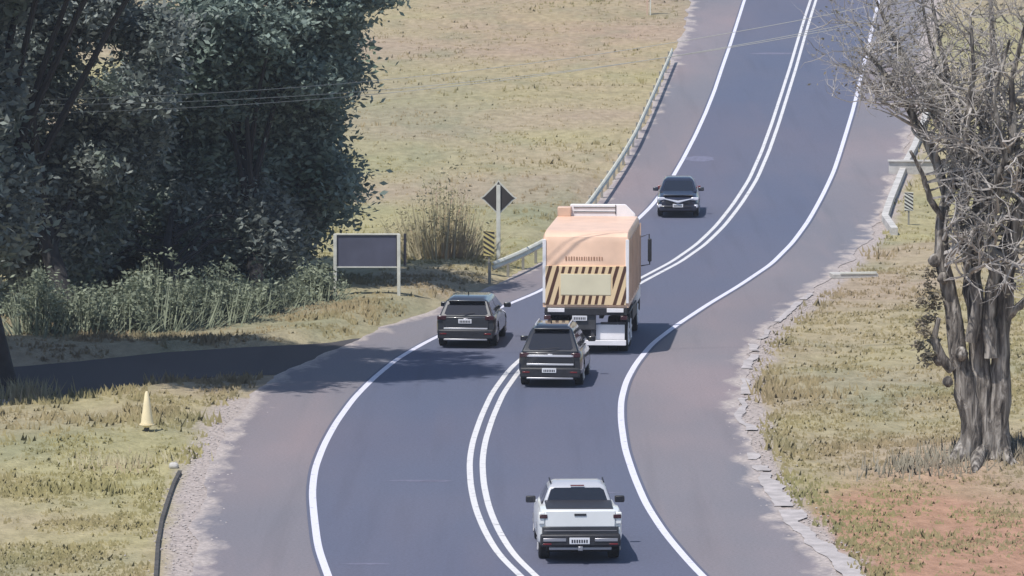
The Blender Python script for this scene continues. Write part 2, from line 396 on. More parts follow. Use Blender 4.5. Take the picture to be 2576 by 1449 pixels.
# ------------------------------------------------------------ grass blades (stuff)
def grass():
    N = 200000
    Y = 96 + 230*RNG.random(N)**1.5; half = Y*(1288/F)*1.12
    x = (RNG.random(N)*2-1)*half
    d_ = off_paved(x, Y); keep = (d_ > .25+.5*RNG.random(N)) & ~((x < X(cSL, Y)) & (d_ < .9) & (Y < 128))
    dens = fbm(x, Y, 1.6, 3); keep &= RNG.random(N) < np.clip((dens-.34)*2.6, .03, 1)*(1-.75*ss(165, 215, Y))
    x, Y, dens, d_ = x[keep], Y[keep], dens[keep], d_[keep]
    z = gz_arr(x, Y); n = len(x); out = []; tone = []
    tall = 1+1.6*ss(.55, .75, fbm(x+70, Y, 4, 3))
    edge = 1+.8*(1-ss(.3, 1.4, d_))
    for b in range(3):
        h = (.03+.075*RNG.random(n))*tall*edge; w = .03+.05*RNG.random(n)
        a = RNG.random(n)*math.pi*2; lx = np.cos(a); ly = np.sin(a)
        ox = (RNG.random(n)-.5)*.3; oy = (RNG.random(n)-.5)*.3
        p0 = np.column_stack([x+ox-lx*w, Y+oy-ly*w, z-.02]); p1 = np.column_stack([x+ox+lx*w, Y+oy+ly*w, z-.02])
        bend = (RNG.random(n)-.5)*1.2
        p2 = np.column_stack([x+ox+bend*h, Y+oy+(RNG.random(n)-.5)*h, z+h])
        out.append(np.stack([p0, p1, p2], 1)); tone.append(RNG.random(n))
    return fast_quads('grass', np.concatenate(out), M['blade'], k=3, attrs={'tone': np.concatenate(tone)})
tag(grass(), label='dry straw coloured verge grass covering the ground on both sides of the road', cat='grass', kind='stuff')

# loose stones on the pale edge strips (stuff)
M['stone'] = mat('pale_stone', (.40, .36, .34), .9, noise=(3, .25))
g = Geo(); 
for i in range(2200):
    y = 100+70*random.random()
    if random.random() < .65: x = float(X(cSR, y))+random.gauss(.25, .28)
    else:
        y = 100+40*random.random(); x = float(X(cSL, y))-random.gauss(.3, .35)
    r_ = random.uniform(.012, .042); z = max(gz(x, y), float(zr(y)))
    v = [(x+r_*sx*random.uniform(.6, 1.2), y+r_*sy*random.uniform(.6, 1.3), z+r_*.7*sz*random.uniform(.6, 1)) for sx, sy, sz in ((1,0,0),(0,1,0),(-1,0,0),(0,-1,0),(0,0,1),(0,0,-1))]
    g.add((v, [(0,1,4),(1,2,4),(2,3,4),(3,0,4),(1,0,5),(2,1,5),(3,2,5),(0,3,5)]))
tag(g.build('gravel', M['stone'], smooth=10), label='pale loose gravel scattered along the shoulder edges', cat='gravel', kind='stuff')

# ============================================================ VEHICLES
M['rubber'] = mat('tyre_rubber', (.018, .018, .02), .85, noise=(30, .3))
M['black'] = mat('black_plastic', (.02, .02, .025), .55, noise=(12, .25))
M['under'] = mat('underbody_black', (.01, .01, .012), .8)
M['glass'] = mat('tinted_glass', (.012, .014, .02), .07, spec=.6, coat=.5)
M['chrome'] = mat('chrome', (.66, .66, .70), .3, metal=.35)
M['alloy'] = mat('alloy', (.40, .40, .43), .35, metal=.7)
M['plate'] = mat('number_plate', (.72, .72, .75), .4)
M['ink'] = mat('plate_ink', (.03, .03, .04), .6)
M['redlamp'] = mat('red_lamp', (.16, .012, .014), .18, coat=.6)
M['reddark'] = mat('smoked_lamp', (.045, .01, .014), .18, coat=.6)
M['clear'] = mat('clear_lamp', (.62, .62, .68), .12, coat=.8)
M['white'] = mat('white_paint', (.78, .79, .78), .3, coat=.6, noise=(2.2, .03))
M['frame2'] = mat('satin_grey_trim', (.16, .16, .18), .4)
M['roofgrey'] = mat('pale_grey_paint', (.42, .43, .47), .35, coat=.5)
M['darkpaint'] = mat('black_paint', (.016, .017, .021), .28, coat=.8, noise=(2.2, .2))
M['greypaint'] = mat('dark_grey_paint', (.032, .034, .040), .3, coat=.8, noise=(2.2, .2))
M['navypaint'] = mat('dark_blue_paint', (.016, .018, .034), .28, coat=.8, noise=(2.2, .2))

def loft_body(name, st, m, parent, cuts=()):
    """st: (y, half width, z bottom, z top, shoulder roundness)"""
    V = []; Fc = []; k = 14
    for (y, w, zb, zt, rr) in st:
        hh = zt-zb
        half = [(w*.86, zb), (w*.97, zb+.07), (w, zb+.20*hh), (w*1.0, zb+.55*hh), (w*.985, zt-rr*1.2), (w*(1-.10*rr/.12), zt-rr*.25), (w*(1-.26*rr/.12), zt)]
        V += [(x, y, z) for x, z in half]+[(-x, y, z) for x, z in reversed(half)]
    n = len(st)
    for i in range(n-1):
        for j in range(k): Fc.append((i*k+j, i*k+(j+1) % k, (i+1)*k+(j+1) % k, (i+1)*k+j))
    Fc.append(tuple(range(k))[::-1]); Fc.append(tuple((n-1)*k+j for j in range(k)))
    me = bpy.data.meshes.new(name); me.from_pydata(V, [], Fc); me.update()
    bm = bmesh.new(); bm.from_mesh(me); bmesh.ops.recalc_face_normals(bm, faces=bm.faces); bm.to_mesh(me); bm.free()
    o = bpy.data.objects.new('tmp_body', me); COL.objects.link(o)
    tmp = []
    for (y, z, r_, wd) in cuts:
        for s in (-1, 1):
            c = Geo().tube([(s*(wd-.26), y, z), (s*(wd+.3), y, z)], r_, 26); cm = bpy.data.meshes.new('c'); cm.from_pydata(c.V, [], c.F); cm.update()
            bm = bmesh.new(); bm.from_mesh(cm); bmesh.ops.recalc_face_normals(bm, faces=bm.faces); bm.to_mesh(cm); bm.free()
            co = bpy.data.objects.new('tmp_cut', cm); COL.objects.link(co); tmp.append(co)
            md = o.modifiers.new('b', 'BOOLEAN'); md.operation = 'DIFFERENCE'; md.solver = 'EXACT'; md.object = co
    bpy.context.view_layer.update()
    dg = bpy.context.evaluated_depsgraph_get(); nm = bpy.data.meshes.new_from_object(o.evaluated_get(dg))
    bpy.data.objects.remove(o)
    for t_ in tmp: bpy.data.objects.remove(t_)
    nm.name = name; nm.materials.clear(); nm.polygons.foreach_set('use_smooth', [True]*len(nm.polygons)); nm.set_sharp_from_angle(angle=R(38))
    ob = link(name, nm, m, parent); bev(ob, .018, 2); return ob
def wheel(parent, x, y, r, w, rim='alloy'):
    s = 1 if x > 0 else -1
    t = cyl('wheel', (x, y, r), r, w, M['rubber'], parent, 'X', 30, .03)
    g = Geo(); xo = x+s*w*.5
    g.tube([(xo-.02*s, y, r), (xo+.006*s, y, r)], r*.36*.5, 10)
    for i in range(5):
        a = 2*math.pi*i/5+.3; dr = Vector((0, math.cos(a), math.sin(a)))
        c = Vector((xo-.006*s, y, r)); g.tube([c+dr*r*.12, c+dr*r*.62], [.035, .045], 5)
    ring = [Vector((xo-.004*s, y+math.cos(2*math.pi*i/24)*r*.62, r+math.sin(2*math.pi*i/24)*r*.62)) for i in range(25)]
    g.tube(ring, .022, 5); g.build('rim', M[rim], t)
def patch(name, q, m, parent, u0, u1, v0, v1, off=.006, th=.014, skew=0):
    """thin pane lying on quad q (BL,BR,TR,TL) seen from outside"""
    BL, BR, TR, TL = [Vector(p) for p in q]; n = (BR-BL).cross(TL-BL).normalized()
    def pt(u, v): return (BL*(1-u)+BR*u)*(1-v)+(TL*(1-u)+TR*u)*v
    c = .06; ring = [(u0+c*(u1-u0), v0), (u1-c*(u1-u0), v0), (u1, v0+c*2*(v1-v0)), (u1, v1-c*2*(v1-v0)), (u1-c*(u1-u0), v1), (u0+c*(u1-u0), v1), (u0, v1-c*2*(v1-v0)), (u0, v0+c*2*(v1-v0))]
    A = [pt(u, v)+n*(off) for u, v in ring]; B = [pt(u, v)+n*(off-th) for u, v in ring]; k = 8
    Fc = [tuple(range(k))]+[tuple(range(k, 2*k))[::-1]]+[(i, k+i, k+(i+1) % k, (i+1) % k) for i in range(k)]
    return pyd(name, A+B, Fc, m, parent, smooth=20)
def cabin(parent, wb, wt, yb0, yt0, yt1, yb1, z0, z1, m, rearwin=(.10, .90, .14, .86), roofname='roof', sides=2):
    """frustum greenhouse: yb0 rear bottom, yt0 rear top, yt1 front top, yb1 front bottom"""
    zm = z1-.07
    def lev(f): return (wb+(wt-wb)*f, yb0+(yt0-yb0)*f, yb1+(yt1-yb1)*f)
    B = [(-wb, yb0, z0), (wb, yb0, z0), (wb, yb1, z0), (-wb, yb1, z0)]; T = [(-wt, yt0, zm), (wt, yt0, zm), (wt, yt1, zm), (-wt, yt1, zm)]
    wr = wt*.82; C = [(-wr, yt0+.14, z1), (wr, yt0+.14, z1), (wr, yt1-.18, z1), (-wr, yt1-.18, z1)]
    V = B+T+C; Fc = [(3, 2, 1, 0), (8, 9, 10, 11)]
    for o_ in (0, 4):
        for i in range(4): Fc.append((o_+i, o_+(i+1) % 4, o_+4+(i+1) % 4, o_+4+i))
    o = pyd(roofname, V, Fc, m, parent, smooth=28); bev(o, .045, 3)
    u0, u1, v0, v1 = rearwin
    patch('rear_window', (B[0], B[1], T[1], T[0]), M['glass'], parent, u0, u1, v0, v1)
    patch('windscreen', (B[2], B[3], T[3], T[2]), M['glass'], parent, .07, .93, .08, .93)
    for s in range(sides):
        a, b_ = .06+s*(.88/sides), .06+(s+1)*(.88/sides)-.03
        patch('side_window', (B[1], B[2], T[2], T[1]), M['glass'], parent, a, b_, .12, .88)
        patch('side_window', (B[3], B[0], T[0], T[3]), M['glass'], parent, 1-b_, 1-a, .12, .88)
    return o
def mirrors(parent, w, y, z, m):
    for s in (-1, 1):
        o = box('wing_mirror', (s*(w+.13), y, z), (.22, .10, .15), m, parent, .03)
        box('mirror_glass', (s*(w+.135), y-.052, z), (.18, .008, .11), M['glass'], o, 0)
def number_plate(parent, x, y, z, w=.40, h=.13, name='number_plate'):
    o = box(name, (x, y, z), (w, .012, h), M['plate'], parent, .004); sg = -1 if y < 0 else 1
    boxes('plate_characters', [((x-w*.36+w*.12*i, y+sg*.008, z-.008), (w*.075, .004, h*.5)) for i in range(7)], M['ink'], o)
def place(u, v, L, yaw, rear=.8):
    p = hit(u, v); a = R(yaw); fw = Vector((math.sin(a), math.cos(a), 0)); c = p+fw*(L/2-rear); c.z = float(zr(c.y))+.012
    s = (float(zr(c.y+1))-float(zr(c.y-1)))/2
    return c, -a, math.atan(s)

# ---- white pickup
def white_pickup():
    L, W = 4.75, .915; c, rz, _ = place(1456, 1406, L, -1.5)
    r = empty('pickup_truck', c, rz, label='white double cab pickup truck nearest the camera in the right lane', cat='pickup truck')
    h = L/2; wh = M['white']
    st = [(-h, W*.95, .50, 1.16, .09), (-h+.12, W*.99, .42, 1.18, .08), (-h+.5, W, .34, 1.17, .08), (-h+1.0, W, .32, 1.16, .08), (-.4, W, .30, 1.05, .10), (.6, W, .30, 1.02, .12), (1.15, W*.99, .30, 1.0, .14), (h-.6, W*.97, .30, .95, .16), (h-.15, W*.9, .32, .82, .16), (h, W*.78, .40, .68, .12)]
    loft_body('body', st, wh, r, [(-h+.95, .38, .42, W), (h-.9, .38, .42, W)])
    cabin(r, .80, .62, -.85, -.62, .30, 1.15, 1.00, 1.53, M['roofgrey'], (.05, .95, .10, .94))
    # load bed cover, tailgate with undercut shade painted as a dark lower half, rear bumper
    box('bed_cover', (0, -h+.80, 1.175), (1.46, 1.36, .04), M['black'], r, .02)
    tg = box('tailgate', (0, -h-.012, .99), (1.52, .06, .36), wh, r, .02)
    box('tailgate_handle', (0, -h-.048, 1.08), (.26, .02, .05), M['black'], tg, .006)
    box('lower_tailgate_shade', (0, -h-.010, .725), (1.66, .06, .19), M['greypaint'], r, .01)
    box('trim_strip', (0, -h-.045, .73), (1.58, .02, .018), M['frame2'], r, .004)
    bp = box('rear_bumper', (0, -h-.05, .53), (1.74, .20, .26), M['black'], r, .035)
    for s in (-1, 1):
        box('bumper_chrome', (s*.56, -h-.155, .545), (.50, .02, .07), M['alloy'], bp, .008)
        box('reflector', (s*.72, -h-.155, .455), (.18, .012, .035), M['redlamp'], bp, .004)
        box('tail_lamp', (s*.835, -h+.015, 1.00), (.13, .10, .26), wh, r, .02)
        box('tail_lamp_lens', (s*.80, -h-.045, 1.045), (.17, .03, .085), M['reddark'], r, .01)
    number_plate(r, -.02, -h-.165, .525, .44, .14)
    box('tow_hitch', (0, -h-.10, .36), (.10, .22, .09), M['alloy'], r, .01)
    box('lower_bumper_lip', (0, -h-.03, .345), (1.35, .10, .06), M['alloy'], r, .01)
    box('underbody', (0, 0, .34), (1.45, L-.5, .22), M['under'], r, 0)
    mirrors(r, .86, .55, 1.02, M['black'])
    for x in (-.76, .76):
        wheel(r, x, -h+.95, .36, .24); wheel(r, x, h-.9, .36, .24)
        cx = .70 if x > 0 else -.70
        Geo().tube([(cx*.84, -.5, 1.54), (cx*.84, .2, 1.54)], .018, 6).build('roof_rail', M['black'], r)
    box('high_brake_lamp', (0, -.645, 1.485), (.30, .03, .025), M['redlamp'], r, 0)
    sp = box('headlamp', (.66, h-.12, .72), (.34, .14, .12), M['clear'], r, .02); box('headlamp', (-.66, h-.12, .72), (.34, .14, .12), M['clear'], r, .02)
    box('grille', (0, h-.01, .58), (1.0, .06, .18), M['black'], r, .02)
white_pickup()

def suv(u, v, yaw, L, W, Ht, m, label, plate_z, wt, name='suv', belt=1.02, yb=(-.02, .50), rails=True, strips=((.62, .05),), rear_lean=.38, lip=True, win=(.10, .90, .16, .84), spoiler=True, lampz=.92, fr=1.45):
    c, rz, _ = place(u, v, L, yaw); r = empty(name, c, rz, label=label, cat='suv')
    h = L/2
    st = [(-h, W*.93, .42, belt-.06, .09), (-h+.14, W*.98, .34, belt, .08), (-h+.5, W, .28, belt, .09), (-h+1.3, W, .27, belt-.01, .10), (.3, W, .27, belt-.03, .12), (h-1.3, W, .27, belt-.06, .14), (h-.55, W*.98, .27, belt-.12, .16), (h-.14, W*.90, .30, belt-.24, .15), (h, W*.78, .38, belt-.38, .10)]
    loft_body('body', st, m, r, [(-h+.85, .36, .41, W), (h-.9, .36, .41, W)])
    y0 = -h+.06; cabin(r, W*.90, wt, y0, y0+rear_lean, .35, fr, belt-.03, Ht, m, win)
    tg = box('tailgate', (0, -h-.006, (belt+.52)/2), (W*1.52, .05, belt-.56), m, r, .03)
    box('badge', (0, -h-.036, belt-.10), (.13, .014, .07), M['chrome'], tg, .006)
    for z_, t_ in strips: box('trim_strip', (0, -h-.040, z_), (W*1.46, .02, t_), M['chrome'], tg, .006)
    bp = box('rear_bumper', (0, -h-.04, .43), (W*1.86, .18, .28), M['black'] if lip else m, r, .04)
    box('bumper_lip', (0, -h-.10, .275), (W*1.45, .10, .05), M['alloy'], bp, .012)
    box('underbody', (0, 0, .30), (W*1.55, L-.5, .20), M['under'], r, 0)
    for s in (-1, 1):
        box('tail_lamp', (s*W*.80, -h+.01, lampz), (W*.30, .12, .13), M['reddark'], r, .02)
        box('reflector', (s*W*.74, -h-.135, .45), (.20, .012, .04), M['redlamp'], bp, .004)
        if rails: Geo().tube([(s*wt*.80, y0+rear_lean+.2, Ht+.0), (s*wt*.82, y0+rear_lean+.35, Ht+.045), (s*wt*.82, .15, Ht+.04), (s*wt*.80, .3, Ht-.01)], .022, 6).build('roof_rail', M['chrome'], r)
        box('headlamp', (s*W*.70, h-.12, belt-.34), (.36, .14, .13), M['clear'], r, .02)
    if spoiler: box('spoiler', (0, y0+rear_lean-.02, Ht-.05), (wt*1.7, .26, .035), m, r, .012)
    Geo().tube([(-.28, -h+.02, belt+.06), (.25, -h+.10, belt+.10)], .010, 5).build('rear_wiper', M['black'], r)
    number_plate(r, -.02, -h-.045 if plate_z > .6 else -h-.142, plate_z)
    mirrors(r, W*.93, fr-.42, belt+.04, m)
    for x in (-W+.14, W-.14): wheel(r, x, -h+.85, .35, .23); wheel(r, x, h-.9, .35, .23)
    box('grille', (0, h-.01, .62), (1.0, .06, .2), M['black'], r, .02)
    g = Geo().tube([(-.1, -.25, Ht), (-.1, -.38, Ht+.10)], [.02, .008], 6); g.build('roof_aerial', M['black'], r)
    return r
suv(1178, 870, 5.0, 4.45, .905, 1.46, M['greypaint'], 'dark grey suv on the left lane overtaking beside the orange truck', .82, .64, strips=((.60, .045),), rails=False, belt=.97, win=(.08, .92, .12, .84), rear_lean=.30)
suv(1389, 968, 4.5, 4.30, .905, 1.66, M['darkpaint'], 'black suv with silver roof rails right behind the orange truck', .50, .58, strips=((.90, .06), (.66, .05)), belt=1.02, rear_lean=.55, win=(.09, .91, .10, .88))

# ---- oncoming dark hatchback (front view)
def far_car():
    L, W = 3.9, .83; yaw = 182.6
    p = hit(1706, 545); a = R(yaw); fw = Vector((math.sin(a), math.cos(a), 0)); c = p-fw*(L/2-.75); c.z = float(zr(c.y))+.012
    r = empty('hatchback', c, -a, label='dark blue oncoming hatchback facing the camera beyond the orange truck', cat='car')
    h = L/2; m = M['navypaint']
    st = [(-h, W*.9, .42, .95, .1), (-h+.3, W, .30, .97, .1), (0, W, .26, .95, .12), (h-1.2, W, .26, .93, .14), (h-.5, W*.98, .25, .86, .17), (h-.12, W*.9, .27, .74, .15), (h, W*.8, .34, .62, .1)]
    loft_body('body', st, m, r, [(-h+.75, .34, .39, W), (h-.8, .34, .39, W)])
    cabin(r, W*.90, .58, -h+.1, -h+.5, .05, .95, .90, 1.40, m)
    V = []
    bn = box('bonnet', (0, h-.62, .885), (W*1.42, .85, .05), m, r, .03, rot=('X', -.10))
    g = Geo().tube([(-.62, h+.0, .74), (-.25, h+.045, .66), (0, h+.06, .60), (.25, h+.045, .66), (.62, h+.0, .74)], [.02, .035, .06, .035, .02], 6); g.build('chrome_grille_bar', M['chrome'], r)
    box('grille', (0, h+.005, .60), (.95, .05, .16), M['black'], r, .02); box('lower_grille', (0, h+.005, .38), (1.1, .07, .14), M['black'], r, .02)
    for s in (-1, 1):
        box('headlamp', (s*.66, h-.07, .72), (.30, .16, .12), M['clear'], r, .03)
        box('fog_lamp', (s*.70, h+.0, .44), (.14, .06, .12), M['clear'], r, .02)
        box('tail_lamp', (s*.75, -h+.02, .85), (.2, .1, .2), M['redlamp'], r, .02)
        cyl('tmp', (0, 0, -50), .01, .01, m, r) if False else None
    number_plate(r, 0, h+.05, .46, name='number_plate')
    box('front_bumper', (0, h-.03, .36), (W*1.75, .14, .20), m, r, .04)
    box('underbody', (0, 0, .28), (W*1.55, L-.5, .18), M['under'], r, 0)
    mirrors(r, W*.92, .52, 1.0, m)
    for x in (-W+.13, W-.13): wheel(r, x, -h+.75, .33, .21); wheel(r, x, h-.8, .33, .21)
far_car()

# ---- orange truck
M['orange'] = mat('faded_orange_paint', (.78, .53, .385), .5, coat=.15, noise=(1.6, .10), bump=.05)
M['cream'] = mat('cream_panel', (.70, .64, .46), .5, noise=(1.5, .06))
M['brown'] = mat('dark_brown_marking', (.085, .035, .02), .6)
M['offwhite'] = mat('dusty_white', (.80, .78, .80), .5, noise=(2, .08))
M['frame'] = mat('chassis_grey', (.05, .05, .055), .6, noise=(4, .3))
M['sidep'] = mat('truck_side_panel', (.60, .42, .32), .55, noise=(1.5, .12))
M['stripe'] = mat('chevron_stripes', (.80, .60, .36), .5)
def truck():
    L = 8.2; p = hit(1480, 882); yaw = 4.3; a = R(yaw); fw = Vector((math.sin(a), math.cos(a), 0)); c = p+fw*(L/2-1.3); c.z = float(zr(c.y))+.012
    r = empty('cargo_truck', c, -a, label='tall orange box truck with black striped rear in the right lane', cat='truck')
    h = L/2; w = 1.28; y0 = -h
    # box body: profile in side view, rounded rear top
    prof = [(y0, 1.42), (y0, 3.36), (y0+.05, 3.52), (y0+.22, 3.62), (y0+.9, 3.66), (h-2.3, 3.66), (h-2.15, 3.55), (h-2.15, 1.42)]
    k = len(prof); V = []
    for x, ins in ((-w, .0), (-w+.05, -.05), (w-.05, -.05), (w, .0)):
        for (y, z) in prof:
            dz = -.09 if ins == 0 and z > 3.2 else 0
            V.append((x, y + (.02 if ins == 0 and y == y0 else 0), z+dz))
    Fc = []
    for s in range(3):
        for i in range(k): Fc.append((s*k+i, (s+1)*k+i, (s+1)*k+(i+1) % k, s*k+(i+1) % k))
    Fc.append(tuple(range(k))); Fc.append(tuple(3*k+i for i in range(k))[::-1])
    me_ = pyd('box_body', V, Fc, M['orange'], r, smooth=35)
    bm = bmesh.new(); bm.from_mesh(me_.data); bmesh.ops.recalc_face_normals(bm, faces=bm.faces); bm.to_mesh(me_.data); bm.free(); me_.data.set_sharp_from_angle(angle=R(35))
    for s in (-1, 1):
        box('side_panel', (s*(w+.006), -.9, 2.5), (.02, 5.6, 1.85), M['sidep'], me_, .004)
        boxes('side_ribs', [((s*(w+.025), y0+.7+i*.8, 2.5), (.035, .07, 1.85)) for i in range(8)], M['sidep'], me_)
        box('corner_post', (s*(w-.045), y0-.012, 2.5), (.10, .05, 1.9), M['offwhite'], me_, .01)
    # striped frame round the cream panel; stripes are real painted pieces on the frame plate
    fr = box('striped_frame', (0, y0-.022, 2.08), (2.40, .05, 1.16), M['stripe'], r, .006)
    def quad_strip(lst, name, m, yy, par):
        V = []; Fc = []
        for q in lst:
            b = len(V); n = len(q); V += [(x, yy, z) for x, z in q]+[(x, yy+.006, z) for x, z in q]
            Fc += [tuple(b+i for i in range(n)), tuple(b+n+i for i in range(n))[::-1]]+[(b+i, b+n+i, b+n+(i+1) % n, b+(i+1) % n) for i in range(n)]
        o = pyd(name, V, Fc, m, par)
        bm = bmesh.new(); bm.from_mesh(o.data); bmesh.ops.recalc_face_normals(bm, faces=bm.faces); bm.to_mesh(o.data); bm.free(); return o
    st = []
    zb, zt = 1.50, 2.66
    for s0, s1 in ((-1.20, -.80), (.80, 1.20)):      # big slanted bars left and right
        for i in range(-2, 3):
            xb = s0+i*.235; sl = .34
            # clip parallelogram to [s0,s1]
            poly = [(xb, zb), (xb+.10, zb), (xb+.10+sl, zt), (xb+sl, zt)]
            def clip(poly, xc, keep_gt):
                out = []
                for i_ in range(len(poly)):
                    A, B = poly[i_], poly[(i_+1) % len(poly)]
                    ia = (A[0] >= xc) if keep_gt else (A[0] <= xc); ib = (B[0] >= xc) if keep_gt else (B[0] <= xc)
                    if ia: out.append(A)
                    if ia != ib: t = (xc-A[0])/(B[0]-A[0]); out.append((xc, A[1]+(B[1]-A[1])*t))
                return out
            poly = clip(poly, s0, True); poly = clip(poly, s1, False) if poly else poly
            if len(poly) >= 3: st.append(poly)
    for z0_, z1_ in ((2.44, 2.64), (1.52, 1.78)):      # short bars above and below the panel
        for i in range(8 if z0_ > 2 else 7):
            x0_ = -.74+i*.20; st.append([(x0_, z0_), (x0_+.085, z0_), (x0_+.135, z1_), (x0_+.05, z1_)])
    quad_strip(st, 'diagonal_stripes', M['brown'], y0-.053, fr)
    box('cream_panel', (0, y0-.05, 2.11), (1.50, .02, .62), M['cream'], fr, .004)
    # small worn lettering above
    g = []
    xw = -.62
    for wd in (.07, .05, .06, .05, .07, .04, .06, .05, .03, .06, .05, .07, .05, .06, .05): g.append(((xw+wd/2, y0-.006, 2.88), (wd*.62, .012, random.uniform(.09, .12)))); xw += wd+.022
    boxes('worn_lettering', g, mat('worn_letter_paint', (.38, .20, .12), .7), r)
    # chassis, lights, plate, bumper, mudflaps
    for s in (-1, 1): box('chassis_rail', (s*.42, .2, 1.15), (.12, L-1.0, .26), M['frame'], r, .01)
    box('rear_crossmember', (0, y0+.05, 1.30), (2.45, .18, .22), M['black'], r, .02)
    for s in (-1, 1):
        lb = box('lamp_board', (s*.88, y0-.05, 1.34), (.50, .05, .12), M['offwhite'], r, .01)
        box('tail_lamp', (s*1.14, y0-.06, 1.12), (.20, .06, .12), M['reddark'], r, .01)
        box('mudflap', (s*.72, y0+.22, .66), (.86, .03, .46), M['offwhite'], r, .008)
        box('mudflap_hanger', (s*.80, y0+.25, .93), (.74, .06, .06), M['frame'], r, .008)
    box('hitch_bracket', (0, y0+.1, .98), (.60, .14, .46), M['frame'], r, .02)
    box('drawbar', (.20, y0+.14, .72), (.12, .12, .55), M['frame'], r, .02)
    number_plate(r, -.18, y0-.02, 1.10, .44, .15)
    ub = box('underrun_bar', (0, y0+.08, .36), (2.40, .12, .15), M['offwhite'], r, .01)
    for s in (-1, 1): box('bar_bracket', (s*.55, y0+.30, .68), (.07, .07, .52), M['frame'], r, .005)
    box('axle_beam', (0, y0+1.3, .52), (2.0, .16, .16), M['frame'], r, .02)
    for s in (-1, 1):
        for y_ in (y0+1.3, y0+2.55):
            wheel(r, s*1.06, y_, .52, .28, 'offwhite'); wheel(r, s*.74, y_, .52, .28, 'offwhite')
        wheel(r, s*1.03, h-1.1, .52, .30, 'offwhite')
        box('wheel_guard', (s*1.06, y0+1.9, 1.20), (.44, 2.6, .06), M['black'], r, .02)
        box('side_guard', (s*1.18, .9, .85), (.05, 2.2, .40), M['frame'], r, .01)
    # cab with roof fairing and top box
    cab = box('cab', (0, h-1.02, 1.95), (2.46, 1.95, 2.10), M['offwhite'], r, .10, taper=.93)
    patch('windscreen', ((1.12, h-.045, 2.0), (-1.12, h-.045, 2.0), (-1.05, h-.045, 2.8), (1.05, h-.045, 2.8)), M['glass'], cab, 0, 1, 0, 1, .01, .02)
    for s in (-1, 1): box('door_window', (s*1.19, h-.9, 2.35), (.03, .9, .6), M['glass'], cab, .01)
    V = [(-1.0, h-2.1, 3.0), (1.18, h-2.1, 3.0), (1.18, h-.6, 3.0), (-1.0, h-.6, 3.0), (-.85, h-2.08, 4.02), (.86, h-2.08, 4.02), (.80, h-1.6, 3.95), (-.8, h-1.6, 3.95), (1.16, h-2.08, 3.72), (1.1, h-1.6, 3.66)]
    Fc = [(0, 3, 2, 1), (0, 1, 8, 5, 4), (4, 5, 6, 7), (5, 8, 9, 6), (8, 1, 2, 9), (2, 3, 7, 6, 9), (3, 0, 4, 7)]
    f_ = pyd('roof_fairing', V, Fc, M['offwhite'], cab, smooth=25); bev(f_, .03)
    boxes('fairing_seams', [((-.1, h-2.10, 3.92), (1.3, .02, .02)), ((-.1, h-2.10, 3.78), (1.3, .02, .02)), ((.55, h-2.10, 3.85), (.02, .02, .3))], M['frame'], f_)
    box('roof_box', (-1.02, h-2.25, 3.80), (.42, .40, .30), M['sidep'], r, .03)
    for s in (-1, 1):
        mr = box('wing_mirror', (s*1.52, h-.35, 2.45), (.12, .10, .72), M['black'], cab, .03)
        Geo().tube([(s*1.2, h-.4, 2.85), (s*1.50, h-.32, 2.95), (s*1.52, h-.33, 2.0), (s*1.2, h-.4, 1.95)], .022, 6).build('mirror_arm', M['frame'], mr)
        box('exhaust_stack', (s*1.1, h-2.05, 2.1), (.1, .1, .8), M['frame'], r, .02) if s > 0 else None
    box('front_bumper', (0, h-.02, .72), (2.4, .2, .4), M['black'], r, .04)
    for s in (-1, 1): box('headlamp', (s*.95, h+.09, .78), (.3, .03, .16), M['clear'], r, .01)
truck()

# ============================================================ ROADSIDE
M['rail'] = mat('galvanised_rail', (.62, .60, .50), .55, metal=.0, noise=(1.2, .18))
M['postm'] = mat('rail_post', (.26, .25, .22), .7, noise=(4, .2))
M['signback'] = mat('sign_back', (.045, .04, .038), .6, noise=(2, .2))
M['signgrey'] = mat('sign_back_grey', (.085, .09, .135), .5, noise=(1.6, .15))
M['pale'] = mat('pale_post', (.62, .62, .56), .6, noise=(5, .12))
M['yellow'] = mat('marker_yellow', (.62, .52, .22), .55, noise=(6, .1))
M['concrete'] = mat('concrete', (.48, .46, .43), .85, noise=(2, .2), bump=.4, bscale=9)
M['cone'] = mat('faded_cone_plastic', (.78, .66, .42), .6, noise=(4, .08))

